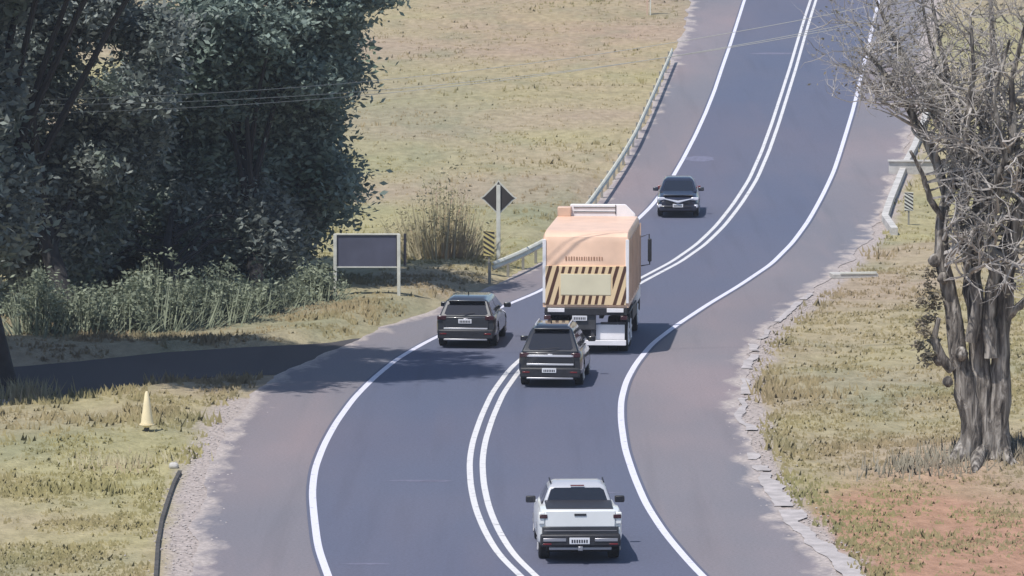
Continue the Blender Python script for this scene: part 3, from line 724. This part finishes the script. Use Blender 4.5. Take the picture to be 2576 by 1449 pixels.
def guardrail(pts, label, ht=.78, side=1, spacing=2.6, group=None):
    W_ = [hit(u, v) for u, v in pts]
    # dense path
    P = []; 
    for i in range(len(W_)-1):
        n = max(2, int((W_[i+1]-W_[i]).length/.8))
        for j in range(n): P.append(W_[i].lerp(W_[i+1], j/n))
    P.append(W_[-1]); base = W_[0].copy(); r = empty('guardrail', base, 0, label=label, cat='guardrail')
    Q_ = P
    for _ in range(3): Q_ = [Q_[0]]+[(Q_[i-1]+Q_[i]*2+Q_[i+1])/4 for i in range(1, len(Q_)-1)]+[Q_[-1]]
    prof = [(-.155, 0.0), (-.12, .045), (-.07, .08), (-.03, .03), (0, 0.0), (.03, .03), (.07, .08), (.12, .045), (.155, 0.0)]
    V = []; Fc = []
    for i, p in enumerate(Q_):
        t = (Q_[min(i+1, len(Q_)-1)]-Q_[max(i-1, 0)]); t.z = 0; t.normalize(); nrm = Vector((t.y, -t.x, 0))*side
        z = float(zr(p.y))+ht-.155
        drop = .0
        for (dz, dn) in prof: q_ = p+nrm*dn-base; V.append((q_.x, q_.y, z+dz-base.z-drop))
        if i:
            for j in range(8): k = (i-1)*9+j; Fc.append((k, k+9, k+10, k+1))
    b = pyd('rail_beam', V, Fc, M['rail'], r, smooth=60); so = b.modifiers.new('s', 'SOLIDIFY'); so.thickness = .012
    d_ = 0; last = None
    for i, p in enumerate(Q_):
        if last is None or (p-last).length >= spacing:
            t = (Q_[min(i+1, len(Q_)-1)]-Q_[max(i-1, 0)]); t.z = 0; t.normalize(); nrm = Vector((t.y, -t.x, 0))*side
            q_ = p-nrm*.09-base; g0 = gz(p.x, p.y)-base.z-.1; z1 = float(zr(p.y))-base.z+ht-.03
            box('rail_post', (q_.x, q_.y, (g0+z1)/2), (.10, .14, z1-g0), M['postm'], r, .008); last = p
    return r
guardrail([(1238,716),(1300,690),(1365,656),(1430,606),(1478,556),(1508,514),(1538,470),(1570,420),(1598,370),(1625,310),(1648,258),(1670,205),(1690,158)], 'long curving steel guardrail along the left shoulder beyond the orange truck')
kp = [hit(u, v) for u, v in [(2250,590),(2226,556),(2238,520),(2256,475),(2276,425),(2300,380),(2320,330),(2332,280)]]
b0 = kp[0].copy(); V = []; Fc = []
for i, p in enumerate(kp):
    t = (kp[min(i+1, len(kp)-1)]-kp[max(i-1, 0)]); t.z = 0; t.normalize(); n1 = Vector((t.y, -t.x, 0))*.13; q_ = p-b0; z = float(zr(p.y))-b0.z
    V += [(q_-n1).to_tuple()[:2]+(z-.2,), (q_-n1).to_tuple()[:2]+(z+.26,), (q_+n1).to_tuple()[:2]+(z+.26,), (q_+n1).to_tuple()[:2]+(z-.2,)]
    if i: k = 4*i; Fc += [(k-4+j, k-4+(j+1) % 4, k+(j+1) % 4, k+j) for j in range(4)]
Fc += [(0, 1, 2, 3), (len(V)-1, len(V)-2, len(V)-3, len(V)-4)]
tag(pyd('kerb', V, Fc, M['concrete'], loc=b0), label='low pale concrete kerb bending beside the striped marker below the bare branches', cat='kerb')
# low kerb near the lower left corner
pts = [hit(u, v) for u, v in [(455,1190),(440,1220),(425,1262),(410,1310),(400,1370),(395,1449),(396,1560)]]
base = pts[0].copy(); g = Geo(); V = []; Fc = []
for i, p in enumerate(pts):
    q_ = p-base; z = gz(p.x, p.y)-base.z
    V += [(q_.x-.07, q_.y, z-.08), (q_.x-.07, q_.y, z+.09), (q_.x+.02, q_.y, z+.09), (q_.x+.02, q_.y, z-.08)]
    if i: k = 4*i; Fc += [(k-4+j, k-4+(j+1) % 4, k+(j+1) % 4, k+j) for j in range(4)]
Fc += [(0, 1, 2, 3), (len(V)-1, len(V)-2, len(V)-3, len(V)-4)]
o = pyd('kerb', V, Fc, mat('dark_kerb', (.07, .065, .06), .8, noise=(3, .3)), loc=base)
tag(o, label='thin dark kerb bordering the dry grass at the lower left', cat='kerb')
# rounded concrete end stone of the kerb
p = at(437, 1178); r = empty('end_stone', p, 0, label='small pale stone at the upper end of the dark kerb', cat='stone')
bev(box('stone', (0, 0, .06), (.24, .2, .18), M['concrete'], r, .0), .08, 3)

# billboard seen from the back
p0, p1 = at(846, 742), at(1001, 745); c = (p0+p1)/2; r = empty('roadside_board', c, 0, label='dark grey rectangular board on two pale posts in front of the big trees', cat='sign board')
wd = (p1-p0).length; zb_ = (745-672)/(F/c.y); zt_ = (745-590)/(F/c.y)
pn = box('panel', (0, 0, (zb_+zt_)/2), (wd-.05, .04, zt_-zb_), M['signgrey'], r, .008)
for s in (-1, 1):
    box('post', (s*wd/2, -.03, zt_/2-.15), (.11, .08, zt_+.34), M['pale'], r, .01)
    box('side_trim', (s*(wd/2-.07), -.035, (zb_+zt_)/2), (.03, .03, zt_-zb_), M['ink'], pn, 0)
box('top_trim', (0, -.03, zt_+.01), (wd+.04, .06, .05), M['pale'], pn, .005)
box('bottom_trim', (0, -.03, zb_-.01), (wd+.04, .05, .035), M['pale'], pn, .005)
box('board_edge', (wd/2+.20, .12, (zb_+zt_)/2+.02), (.09, .04, zt_-zb_), M['ink'], r, .004)

# diamond sign seen from the back
p = at(1254, 668); s_ = F/p.y; zc = (668-497)/s_; hd = 43/s_
r = empty('diamond_sign', p, R(-4), label='black diamond road sign with a pale vertical bar on a slim post', cat='road sign')
V = []; 
def diamond(name, rad, y, th, m, par):
    ring = []
    for i in range(4):
        a = math.pi/2*i
        for k_ in (-1, 0, 1): an = a+k_*.10; rr = rad*(1 if k_ == 0 else .93/ (abs(math.cos(.10))+abs(math.sin(.10)))*1.0); ring.append((math.cos(an)*rr, math.sin(an)*rr))
    ring = [ring[i] for i in range(12)]; n = 12
    V = [(x, y, zc+z) for x, z in ring]+[(x, y+th, zc+z) for x, z in ring]
    Fc = [tuple(range(n)), tuple(range(n, 2*n))[::-1]]+[(i, n+i, n+(i+1) % n, (i+1) % n) for i in range(n)]
    o = pyd(name, V, Fc, m, par); bm = bmesh.new(); bm.from_mesh(o.data); bmesh.ops.recalc_face_normals(bm, faces=bm.faces); bm.to_mesh(o.data); bm.free(); return o
pl = diamond('sign_plate', hd*1.09, .02, .02, M['pale'], r); diamond('dark_face', hd*.97, .008, .013, M['signback'], pl)
box('post', (0, -.03, (zc+hd*.78)/2-.1), (.14, .06, zc+hd*.78+.2), M['pale'], r, .008)

# striped hazard markers
def marker(u, v, w, h, zbase, label, rot=0, tint='yellow'):
    p = at(u, v); r = empty('hazard_marker', p, rot, label=label, cat='road sign')
    pn = box('marker_board', (0, 0, zbase+h/2), (w, .025, h), M[tint], r, .006); V = []; Fc = []
    n = 5; stp = h/n
    for i in range(-1, n+1):
        zL = zbase+stp*i; poly = [(-w/2, zL+.32*w), (w/2, zL-.32*w+.0), (w/2, zL-.32*w+stp*.48), (-w/2, zL+.32*w+stp*.48)]
        poly = [(x, min(max(z, zbase), zbase+h)) for x, z in poly]
        b = len(V); V += [(x, -.0165, z) for x, z in poly]+[(x, -.012, z) for x, z in poly]
        if max(z for x, z in poly)-min(z for x, z in poly) < .02: V = V[:b]; continue
        Fc += [(b, b+1, b+2, b+3), (b+7, b+6, b+5, b+4), (b, b+4, b+5, b+1), (b+2, b+6, b+7, b+3)]
    pyd('black_stripes', V, Fc, M['signback'], pn)
    box('post', (0, .045, (zbase+h)/2-.05), (.07, .06, zbase+h+.05), M['postm'], r, .005)
marker(1230, 690, .38, .88, .62, 'yellow and black striped marker board below the diamond sign', R(3))
marker(2286, 566, .34, .72, .55, 'faded striped marker board beside the short right guardrail', 0, 'pale')

# traffic cone like marker on the left verge
p = at(370, 1084); s_ = F/p.y
r = empty('traffic_cone', p, 0, label='tall slim cream cone marker standing in the grass on the left', cat='cone')
g = Geo().tube([(0, 0, .10), (0, 0, .20), (0, 0, .26), (0, 0, .6), (0, 0, .98), (0, 0, 1.04)], [.10, .17, .155, .11, .055, .03], 18); g.build('cone_body', M['cone'], r, 40)
cyl('cone_base', (0, 0, .17), .20, .035, M['cone'], r, 'Z', 20, .008); cyl('cone_stake', (0, 0, .02), .06, .24, M['signback'], r, 'Z', 10)

# sign post at the top edge
p = at(1632, 38); r = empty('sign_post', p, 0, label='pale signpost in the far field at the top edge', cat='signpost')
for s in (-1, 1): box('post', (s*.09, 0, 1.1), (.07, .07, 2.4), M['sidep'] if s < 0 else M['pale'], r, .006)
box('sign_panel', (0, -.01, 2.0), (1.0, .04, .9), M['signback'], r, .01)

# concrete headwall near the right guardrail, and a slab end lower down
pa, pb = at(2236, 438), at(2402, 434); c = (pa+pb)/2; r = empty('culvert_headwall', c, 0, label='long low pale concrete headwall below the bare tree branches', cat='wall')
box('wall', (0, 0, .20), ((pb-pa).length, .22, .60), M['concrete'], r, .02); box('coping', (0, -.02, .53), ((pb-pa).length+.1, .34, .07), M['concrete'], r, .01)
pa, pb = at(2095, 700), at(2200, 692); c = (pa+pb)/2; r = empty('concrete_slab', c, R(6), label='short white concrete slab at the right shoulder edge', cat='slab')
box('slab', (0, 0, .05), ((pb-pa).length, .8, .16), M['concrete'], r, .02); box('slab_lip', (.1, -.38, .16), ((pb-pa).length*.8, .1, .08), M['pale'], r, .01)

# overhead wires in front of the dark trees
M['wire'] = mat('wire_aluminium', (.40, .40, .37), .6)
for i, (v0, v1, lb) in enumerate(((256, 212, 'topmost of the three overhead wires across the dark trees'), (268, 236, 'middle of the three overhead wires across the dark trees'), (290, 246, 'lowest of the three overhead wires across the dark trees'))):
    a_ = atY(0, v0, 148); b_ = atY(890, v1, 150); dv = (b_-a_)
    P = [a_+dv*t+Vector((0, 0, .40*(t-.5)**2-.05)) for t in np.linspace(-4, 6, 90)]; b0 = P[0].copy()
    o = Geo().tube([q-b0 for q in P], .009, 5).build('power_line', M['wire']); o.location = b0
    tag(o, label=lb, cat='wire', group='overhead wires crossing in front of the dark trees')

# ============================================================ TREES
def leafmat(name, c0, c1, c2, tl=.25):
    m = mat(name, c0, .6); n = NB(m); n.b.inputs['Specular IOR Level'].default_value = .35
    c = n.mix(n.attr('tone'), c0, c1); c = n.mix(n.step(n.noise(.45, 3), .5, .68), c, c2); n.col(c)
    tr = n.t.nodes.new('ShaderNodeBsdfTranslucent'); mx = n.t.nodes.new('ShaderNodeMixShader'); mx.inputs[0].default_value = tl
    n.t.links.new(c, tr.inputs[0]); n.t.links.new(n.b.outputs[0], mx.inputs[1]); n.t.links.new(tr.outputs[0], mx.inputs[2])
    n.t.links.new(mx.outputs[0], n.t.nodes['Material Output'].inputs[0])
    return m
M['leafA'] = leafmat('dark_foliage', (.09, .11, .105), (.30, .33, .30), (.13, .17, .13))
M['leafB'] = leafmat('blue_green_foliage', (.09, .125, .11), (.29, .36, .31), (.14, .20, .145))
M['leafC'] = leafmat('shrub_foliage', (.13, .155, .11), (.33, .37, .26), (.22, .25, .165))
M['leafD'] = leafmat('straw_shrub_foliage', (.34, .30, .18), (.58, .53, .35), (.46, .36, .24), .4)
M['leafE'] = leafmat('dry_leaves', (.13, .12, .085), (.34, .31, .24), (.22, .18, .13))
M['bark'] = mat('dark_bark', (.028, .026, .027), .9, noise=(3, .3), bump=.6, bscale=6)
def leaves(C, n_each, spread, size, flat=.7):
    """C: (m,3) clump centres -> quads (n,4,3)"""
    m = len(C); n = m*n_each
    ctr = np.repeat(C, n_each, axis=0)+RNG.normal(0, 1, (n, 3))*np.array([1, 1, flat])*np.repeat(np.broadcast_to(spread, m), n_each)[:, None]
    a = RNG.normal(0, 1, (n, 3)); a[:, 2] *= .6; a /= np.linalg.norm(a, axis=1)[:, None]
    b = np.cross(a, RNG.normal(0, 1, (n, 3))); b /= np.linalg.norm(b, axis=1)[:, None]
    s = size*(.6+.8*RNG.random((n, 1)))
    V = np.stack([ctr-a*s, ctr-b*s*.45, ctr+a*s, ctr+b*s*.45], 1)
    tone = np.clip(np.repeat(RNG.random(m), n_each)*.75+RNG.random(n)*.35, 0, 1)
    return V, tone
def inpoly(P, u, v):
    n = len(P); c = np.zeros(len(u), bool); dmin = np.full(len(u), 1e9)
    for i in range(n):
        x0, y0 = P[i]; x1, y1 = P[(i+1) % n]
        cond = ((y0 > v) != (y1 > v)); xi = (x1-x0)*(v-y0)/((y1-y0) if y1 != y0 else 1e-9)+x0; c ^= cond & (u < xi)
        t = np.clip(((u-x0)*(x1-x0)+(v-y0)*(y1-y0))/((x1-x0)**2+(y1-y0)**2), 0, 1)
        dmin = np.minimum(dmin, np.hypot(u-(x0+t*(x1-x0)), v-(y0+t*(y1-y0))))
    return c, dmin
def crown_points(P, Y0, n, Tfun, inset=26, gap=.35, wmin=70):
    P = np.array(P, float); out = []
    while sum(len(o) for o in out) < n:
        k = n*3; u = RNG.uniform(P[:, 0].min(), P[:, 0].max(), k); v = RNG.uniform(P[:, 1].min(), P[:, 1].max(), k)
        c, dm = inpoly(P, u, v); c &= dm > inset; c &= fbm(u+500, v+500, 95, 3) > gap
        u, v, dm = u[c], v[c], dm[c]
        e = np.clip(dm/(wmin*2.5), 0, 1); e = np.sqrt(1-(1-e)**2)
        sg = np.where(RNG.random(len(u)) < .72, -1, 1)
        dy = sg*Tfun(v)*e*RNG.random(len(u))**.35
        dy += (fbm(u, v+900, 110, 2)-.5)*7.5*(sg < 0)*e
        Y = Y0+dy; x = (u-CU)/F; yy = (CV-v)/F; rY = CP+SP*yy; t = Y/rY
        out.append(np.column_stack([x*t, Y, H+(-SP+CP*yy)*t]))
    return np.concatenate(out)[:n]
def big_tree(name, label, trunk_uv, P, Y0, n, T, leafm, n_each=125, trunk_r=.3, trunk_top=6, gap=.33, size=.125, base=None):
    b = base or at(*trunk_uv); r = empty(name, b, 0, label=label, cat='tree')
    C = crown_points(P, Y0, n, T, gap=gap); C = C[C[:, 2] > gz_arr(C[:, 0], C[:, 1])+.25]
    Cl = C-np.array(b); V, tone = leaves(Cl, n_each, RNG.uniform(.22, .52, len(Cl)), size)
    fast_quads('crown', V, leafm, r, 4, {'tone': tone})
    g = Geo(); top = Vector(C.mean(axis=0))-b; top = Vector((top.x*.6, top.y*.6, max(top.z*.8, trunk_top)))
    pts = [Vector((0, 0, -.2)), Vector((.05, 0, .3)), top*.25+Vector((.1, .1, 0)), top*.55+Vector((-.15, .1, 0)), top]
    g.tube(pts, [trunk_r*1.5, trunk_r*1.1, trunk_r*.9, trunk_r*.7, trunk_r*.35], 10, .12)
    tr = g.build('trunk', M['bark'], r)
    g = Geo()
    for i in range(16):
        q_ = Vector(Cl[RNG.integers(len(Cl))]); s0 = pts[2].lerp(pts[4], random.uniform(0, .9)); mid = s0.lerp(q_, .5)+Vector((0, 0, .4))
        g.tube([s0, mid, q_], [trunk_r*.38, trunk_r*.22, .03], 6)
    g.build('branches', M['bark'], r)
    return r
# crowns (outline given as seen, with real depth behind it)
PA = [(300,330),(330,120),(420,-30),(520,-160),(720,-210),(900,-170),(1010,-90),(1040,0),(1020,62),(975,92),(890,80),(885,130),(918,190),(908,235),(868,262),(862,300),(905,345),(868,352),(856,380),(885,430),(935,512),(890,516),(868,552),(820,590),(770,630),(730,690),(640,715),(560,725),(470,735),(360,700),(300,640),(260,500)]
PB = [(-420,300),(-380,40),(-200,-120),(60,-190),(260,-170),(420,-90),(470,40),(440,200),(430,330),(360,470),(300,600),(220,720),(120,760),(60,720),(-60,700),(-260,640),(-400,500)]
PC = [(120,520),(240,440),(420,430),(620,440),(760,470),(800,560),(770,630),(700,690),(600,735),(420,745),(240,765),(130,740),(90,640)]
big_tree('broadleaf_tree', 'large dark broadleaf tree with the ragged right outline behind the grey board', (640,742), PA, 173.0, 1500, lambda v: 1.6+3.2*ss(480, 150, v), M['leafB'], gap=.37)
big_tree('broadleaf_tree', 'dark broadleaf tree at the left with its short trunk in the bushes', (160,812), PB, 165, 1250, lambda v: 2.0+3.4*ss(420, 150, v), M['leafA'], gap=.37, trunk_r=.34)
big_tree('broadleaf_tree', 'low dark shaded tree filling the gap under the two big crowns', (420,770), PC, 171.5, 620, lambda v: 1.6+0*v, M['leafA'], gap=.36, trunk_r=.2, trunk_top=3)
# near tree standing mostly outside the left edge: upper crown out of view, shaped to throw shade over the side road
PD = [(-1000,500),(-980,-300),(-700,-900),(-250,-1200),(100,-1000),(400,-640),(700,-560),(720,-470),(440,-400),(430,-260),(300,-70),(60,-50),(20,60),(20,250),(80,420),(62,560),(20,640),(-60,700),(-260,720),(-560,730),(-860,700)]
big_tree('broadleaf_tree', 'nearest dark tree cut by the left edge with its trunk beside the side road', (0,972), PD, 144.2, 3800, lambda v: 3.6+0*v, M['leafA'], gap=.08, trunk_r=.38, size=.15)

# shrubs and tall grass at the foot of the trees
def shrub(u, v, w, h, m, label, n=60, leaf=.10, each=26, name='shrub', cat='shrub', group=None, blades=500):
    p = at(u, v); r = empty(name, p, 0, label=label, cat=cat, group=group)
    C = RNG.normal(0, 1, (n, 3)); C /= np.linalg.norm(C, axis=1)[:, None]; C *= RNG.random((n, 1))**.4
    C = C*np.array([w/2, w/2.4, h*.5])+np.array([0, 0, h*.52]); C[:, 0] *= (.6+.5*C[:, 2]/h); C[:, 2] *= RNG.uniform(.6, 1.2, n)*(1.1-.5*np.abs(C[:, 0])/(w*.6)); C[:, 0] += RNG.normal(0, w*.12, n)
    V, tone = leaves(C, each, .16, leaf, .9); fast_quads('foliage', V, m, r, 4, {'tone': tone})
    if blades:
        nb = blades; bx = RNG.normal(0, w/3.2, nb); by = RNG.normal(0, w/4, nb); hh = h*RNG.uniform(.35, 1.05, nb)*np.exp(-(bx/(w*.55))**2); an = RNG.random(nb)*6.28; ww = RNG.uniform(.015, .04, nb)
        z0 = np.array([gz(p.x+a_, p.y+b_)-p.z for a_, b_ in zip(bx, by)]); lean = bx*RNG.uniform(.2, .9, nb)
        B0 = np.column_stack([bx-np.cos(an)*ww, by-np.sin(an)*ww, z0-.03]); B1 = np.column_stack([bx+np.cos(an)*ww, by+np.sin(an)*ww, z0-.03]); B2 = np.column_stack([bx+lean+RNG.normal(0, .12, nb), by+RNG.normal(0, .15, nb), z0+hh])
        fast_quads('grass_stalks', np.stack([B0, B1, B2], 1), m, r, 3, {'tone': RNG.random(nb)})
    g = Geo()
    for i in range(9):
        q_ = Vector(C[i]); g.tube([(q_.x*.1, q_.y*.1, -.05), (q_.x*.5, q_.y*.5, q_.z*.6), q_], [.035, .02, .008], 5)
    g.build('stems', M['bark'] if m != M['leafD'] else M['sidep'], r)
    return r
sh = [(95,838,1.9,2.5,'leftmost grey green shrub beside the dark left trunk'),(215,838,1.6,1.9,'second grey green shrub from the left under the trees'),(300,834,2.0,2.6,'bushy tall shrub just right of the short dark trunk'),(385,828,2.1,3.1,'tallest pale leafy shrub in the middle of the shrub row'),(470,820,2.0,2.3,'rounded shrub right of the tallest middle shrub'),(560,806,2.1,2.5,'tall grey green shrub under the overhanging branches'),(640,785,1.9,1.6,'low shrub left of the grey board, third from it'),(715,768,1.7,1.3,'low shrub left of the grey board, second from it'),(790,752,1.7,2.0,'upright shrub right next to the left post of the board')]
for (u, v, w, h, lb) in sh: shrub(u, v, w, h*random.choice((.55, .7, .8)), M['leafC'], lb, n=int(34*h), each=24, leaf=.075, blades=220, group='shrubs in a row at the foot of the dark trees')
shrub(1110, 648, 3.0, 2.9, M['leafD'], 'large dry yellowish bush left of the diamond sign', n=110, each=12, leaf=.07, blades=700)
shrub(1010, 640, 1.7, 1.3, M['leafD'], 'small dry bush behind the grey board', n=40, each=12, leaf=.06, blades=300)

# ---- bare tree on the right
M['bark2'] = mat('grey_bark', (.17, .155, .145), .9); n_ = NB(M['bark2'])
wv = n_.noise(2.4, 6, (3, 3, .5), .6); n_.col(n_.ramp(wv, [(.34, (.04, .034, .03)), (.48, (.16, .14, .122)), (.66, (.42, .385, .345))])); n_.bump(wv, 1.0, .16)
M['twig'] = mat('twig_bark', (.38, .35, .325), .85, noise=(1.2, .45))
def bare_tree():
    b = at(2472, 1148); r = empty('bare_tree', b, 0, label='gnarled many stemmed tree with bare twigs on the right verge', cat='tree')
    D = b.y; g = Geo(); gt = Geo(); tips = []
    def P(u, v, dy=0): return atY(u, v, D+dy)-b
    stems = [
     [(2448,1160,.46,0),(2440,1060,.40,-.05),(2425,950,.33,-.1),(2405,850,.29,-.15),(2388,740,.26,-.1),(2366,640,.22,-.15),(2368,550,.18,-.1),(2392,460,.15,0),(2410,360,.12,.2),(2395,240,.08,.4),(2365,110,.05,.6),(2340,-20,.03,.8)],
     [(2480,1165,.5,.1),(2472,1050,.45,.1),(2468,930,.38,.1),(2455,810,.34,.1),(2446,690,.30,.1),(2452,570,.25,.2),(2482,450,.19,.3),(2474,300,.13,.5),(2500,140,.08,.7),(2490,-20,.05,.9)],
     [(2505,1155,.44,0),(2512,1050,.36,-.05),(2518,930,.31,-.1),(2522,810,.28,-.1),(2530,690,.24,-.2),(2552,580,.2,-.3),(2585,460,.15,-.4),(2615,320,.11,-.5),(2650,160,.07,-.5),(2670,0,.04,-.5)],
     [(2495,900,.22,-.38),(2484,800,.20,-.42),(2502,690,.19,-.5),(2478,580,.16,-.6),(2512,470,.13,-.8),(2550,340,.10,-1.0),(2545,200,.07,-1.1),(2580,60,.04,-1.2)],
     [(2440,860,.20,-.4),(2462,760,.18,-.45),(2430,650,.16,-.5),(2415,550,.14,-.6),(2440,440,.12,-.8),(2430,320,.09,-1.0),(2450,180,.06,-1.2),(2440,40,.04,-1.3)],
     [(2510,640,.15,.1),(2560,540,.12,.3),(2570,420,.1,.5),(2540,300,.07,.7)]]
    limbs = [
     [(2385,500,.15,0),(2355,410,.13,.1),(2318,330,.11,.2),(2268,240,.08,.1),(2215,172,.055,0),(2170,120,.025,-.1)],
     [(2405,380,.12,.2),(2350,280,.10,.4),(2290,170,.07,.6),(2235,70,.05,.7),(2200,-10,.03,.8),(2175,-80,.02,.8)],
     [(2400,330,.09,.1),(2330,262,.06,-.2),(2262,250,.04,-.4),(2195,252,.025,-.5)],
     [(2380,560,.10,-.2),(2340,500,.08,-.5),(2322,440,.06,-.7),(2290,380,.035,-.9)],
     [(2530,800,.14,-.1),(2556,778,.13,-.2),(2585,752,.10,-.2),(2640,700,.07,-.2),(2690,600,.04,0)],
     [(2470,430,.11,.3),(2420,300,.08,.6),(2360,180,.06,.9),(2330,60,.04,1.1),(2310,-60,.02,1.2)],
     [(2560,400,.1,-.8),(2640,330,.07,-1.2),(2720,230,.04,-1.5)],
     [(2470,520,.1,-.9),(2530,400,.08,-1.4),(2500,250,.05,-1.8),(2540,100,.03,-2)]]
    def poly(s, gg, k, j):
        pts = [P(u, v, dy) for u, v, _, dy in s]; rad = [q[2]*(.78 if q[1] > 500 else 1) for q in s]; pp = []; rr = []
        for i in range(len(pts)-1):
            for t in (0, .33, .66): pp.append(pts[i].lerp(pts[i+1], t)+Vector((random.uniform(-1, 1), random.uniform(-1, 1), 0))*rad[i]*.16); rr.append((rad[i]*(1-t)+rad[i+1]*t)*random.uniform(.88, 1.12))
        pp.append(pts[-1]); rr.append(rad[-1]); gg.tube(pp, rr, k, j); return pp, rr
    allp = []
    for s in stems: allp.append(poly(s, g, 12, .10))
    # root flare and surface roots, burls
    for (u, v, du, dv, r0) in ((2440,1150,-70,22,.22),(2500,1155,60,14,.2),(2465,1160,-15,30,.2),(2430,1145,-40,5,.18),(2520,1150,30,22,.17)):
        a0 = P(u, v); e = at(u+du, v+dv)-b; g.tube([a0+Vector((0, 0, .35)), a0.lerp(e, .5)+Vector((0, 0, .10)), e+Vector((0, 0, -.02))], [r0*1.1, r0*.8, r0*.25], 9, .12)
    for (u, v, rr, dy) in ((2352,655,.17,-.2),(2362,905,.16,-.25),(2385,960,.14,-.3),(2372,700,.15,-.35),(2545,720,.13,-.3),(2418,890,.18,-.38)):
        c = P(u, v, dy); g.tube([c+Vector((0, 0, -rr)), c+Vector((0, 0, -rr*.5)), c, c+Vector((0, 0, rr*.6)), c+Vector((0, 0, rr))], [rr*.3, rr*.85, rr, rr*.8, rr*.3], 9, .15)
    g.tube([P(2395,930,-.2), P(2368,900,-.3), P(2348,850,-.35), P(2362,800,-.4)], [.14, .14, .10, .05], 9, .12)
    tk = g.build('trunk', M['bark2'], r, 60)
    gl = Geo()
    for s in limbs: allp.append(poly(s, gl, 8, .10))
    gl.build('limbs', M['bark2'], r, 60)
    # twigs
    cnt = 0
    def grow(p, dr, rad, ln, lvl):
        nonlocal cnt
        if cnt > 7000: return
        w_ = p+dr*ln*.8+b; dz = w_.z-H; t_ = w_.y*CP-dz*SP; uu = CU+F*w_.x/t_; vv = CV-F*(w_.y*SP+dz*CP)/t_
        if (uu < 2375 and vv > 372) or (uu < 2300 and vv > 290): return
        cnt += 1
        n = 4; pts = [p]; d_ = dr.copy()
        for i in range(n):
            d_ = (d_+Vector((random.gauss(0, .22), random.gauss(0, .22), random.gauss(.05, .2)))).normalized(); pts.append(pts[-1]+d_*ln/n)
        gt.tube(pts, [rad*(1-.7*i/n) for i in range(n+1)], 4 if lvl else 5)
        tips.append(pts[-1])
        if lvl < 3:
            for i in range(random.choice((3, 3, 4))):
                q_ = pts[random.randint(1, n)]; nd = (d_+Vector((random.gauss(0, .75), random.gauss(0, .75), random.gauss(.12, .55)))).normalized()
                grow(q_, nd, rad*.58, ln*random.uniform(.5, .78), lvl+1)
    for pp, rr in allp:
        for i in range(3, len(pp)):
            if pp[i].z < 4.6: continue
            for _ in range(3):
                out = Vector((random.gauss(0, 1), random.gauss(0, 1), random.uniform(-.1, .9))).normalized()
                if random.random() < .9: grow(pp[i], out, max(.024, min(.065, rr[i]*.5)), random.uniform(.7, 1.6), random.choice((0, 1, 1, 2)))
    tw = gt.build('twigs', M['twig'], r, 60)
    tp = np.array([t[:] for t in tips]); tp = tp[RNG.random(len(tp)) < .28]
    V, tone = leaves(tp, 2, .12, .05); fast_quads('dry_leaves', V, M['leafE'], r, 4, {'tone': tone})
    # leafy tufts growing out of the left side of the trunk
    C = np.array([(P(u, v, dy))[:] for u, v, dy in [(2335,720,-.3),(2322,760,-.4),(2340,800,-.3),(2325,835,-.5),(2312,870,-.3),(2335,890,-.4),(2345,860,-.2),(2340,690,-.2),(2350,745,-.3),(2318,815,-.3),(2330,905,-.3),(2348,770,-.3)]])
    for c_ in C:
        V, tone = leaves(c_[None, :], 60, .09, .07); fast_quads('leafy_shoot', V, M['leafE'], r, 4, {'tone': tone*.6})
    print('twigs', cnt)
bare_tree()
# dark grass clumps around the base of the bare tree
def tuft(u, v, n, h, w, label, m):
    p = at(u, v); V = []; tone = []
    for i in range(n):
        x = random.gauss(0, w/2.2); y = random.gauss(0, w/2.2); z = gz(p.x+x, p.y+y)-p.z; hh = h*random.uniform(.5, 1.1); a = random.random()*6.28; bx = .03
        V.append([(x-math.cos(a)*bx, y-math.sin(a)*bx, z-.03), (x+math.cos(a)*bx, y+math.sin(a)*bx, z-.03), (x+random.gauss(0, .3)*hh, y+random.gauss(0, .3)*hh, z+hh)]); tone.append(random.random())
    o = fast_quads('grass_clump', V, m, None, 3, {'tone': np.array(tone)}); o.location = p; tag(o, label=label, cat='grass clump', kind='stuff')
tuft(2330, 1172, 420, .42, 1.6, 'dark tall grass clump left of the bare tree roots', M['leafE'])
tuft(2560, 1140, 260, .42, 1.1, 'dark tall grass clump right of the bare tree roots', M['leafE'])
tuft(60, 1000, 260, .55, 1.0, 'pale upright grass clump at the left end of the side road', M['leafD'])
tuft(300, 1170, 200, .3, 1.6, 'straw grass clump left of the stone on the lower left verge', M['leafD'])
print('faces', sum(len(o.data.polygons) for o in bpy.data.objects if o.type == 'MESH'))

# ============================================================ AIR (haze volume added to lift and blue the dark tones)
hm = bpy.data.materials.new('haze_air'); hm.use_nodes = True; t = hm.node_tree; t.nodes.clear()
pv = t.nodes.new('ShaderNodeVolumePrincipled'); pv.inputs['Color'].default_value = (.80, .86, 1, 1); pv.inputs['Density'].default_value = HAZE
ou = t.nodes.new('ShaderNodeOutputMaterial'); t.links.new(pv.outputs[0], ou.inputs['Volume'])
zs = [(o.matrix_world.translation.z) for o in bpy.data.objects]
zlo = float(zz.min())-1.5; zhi = max(float(zz.max()), 40)+2; xa, xb, ya, yb = gx[0]-5, gx[-1]+5, gy[0]-5, gy[-1]+5
tag(box('haze', ((xa+xb)/2, (ya+yb)/2, (zlo+zhi)/2), (xb-xa, yb-ya, zhi-zlo), hm, None, 0), label='thin bluish haze added over the whole road to lift the dark tones', cat='haze', kind='stuff')
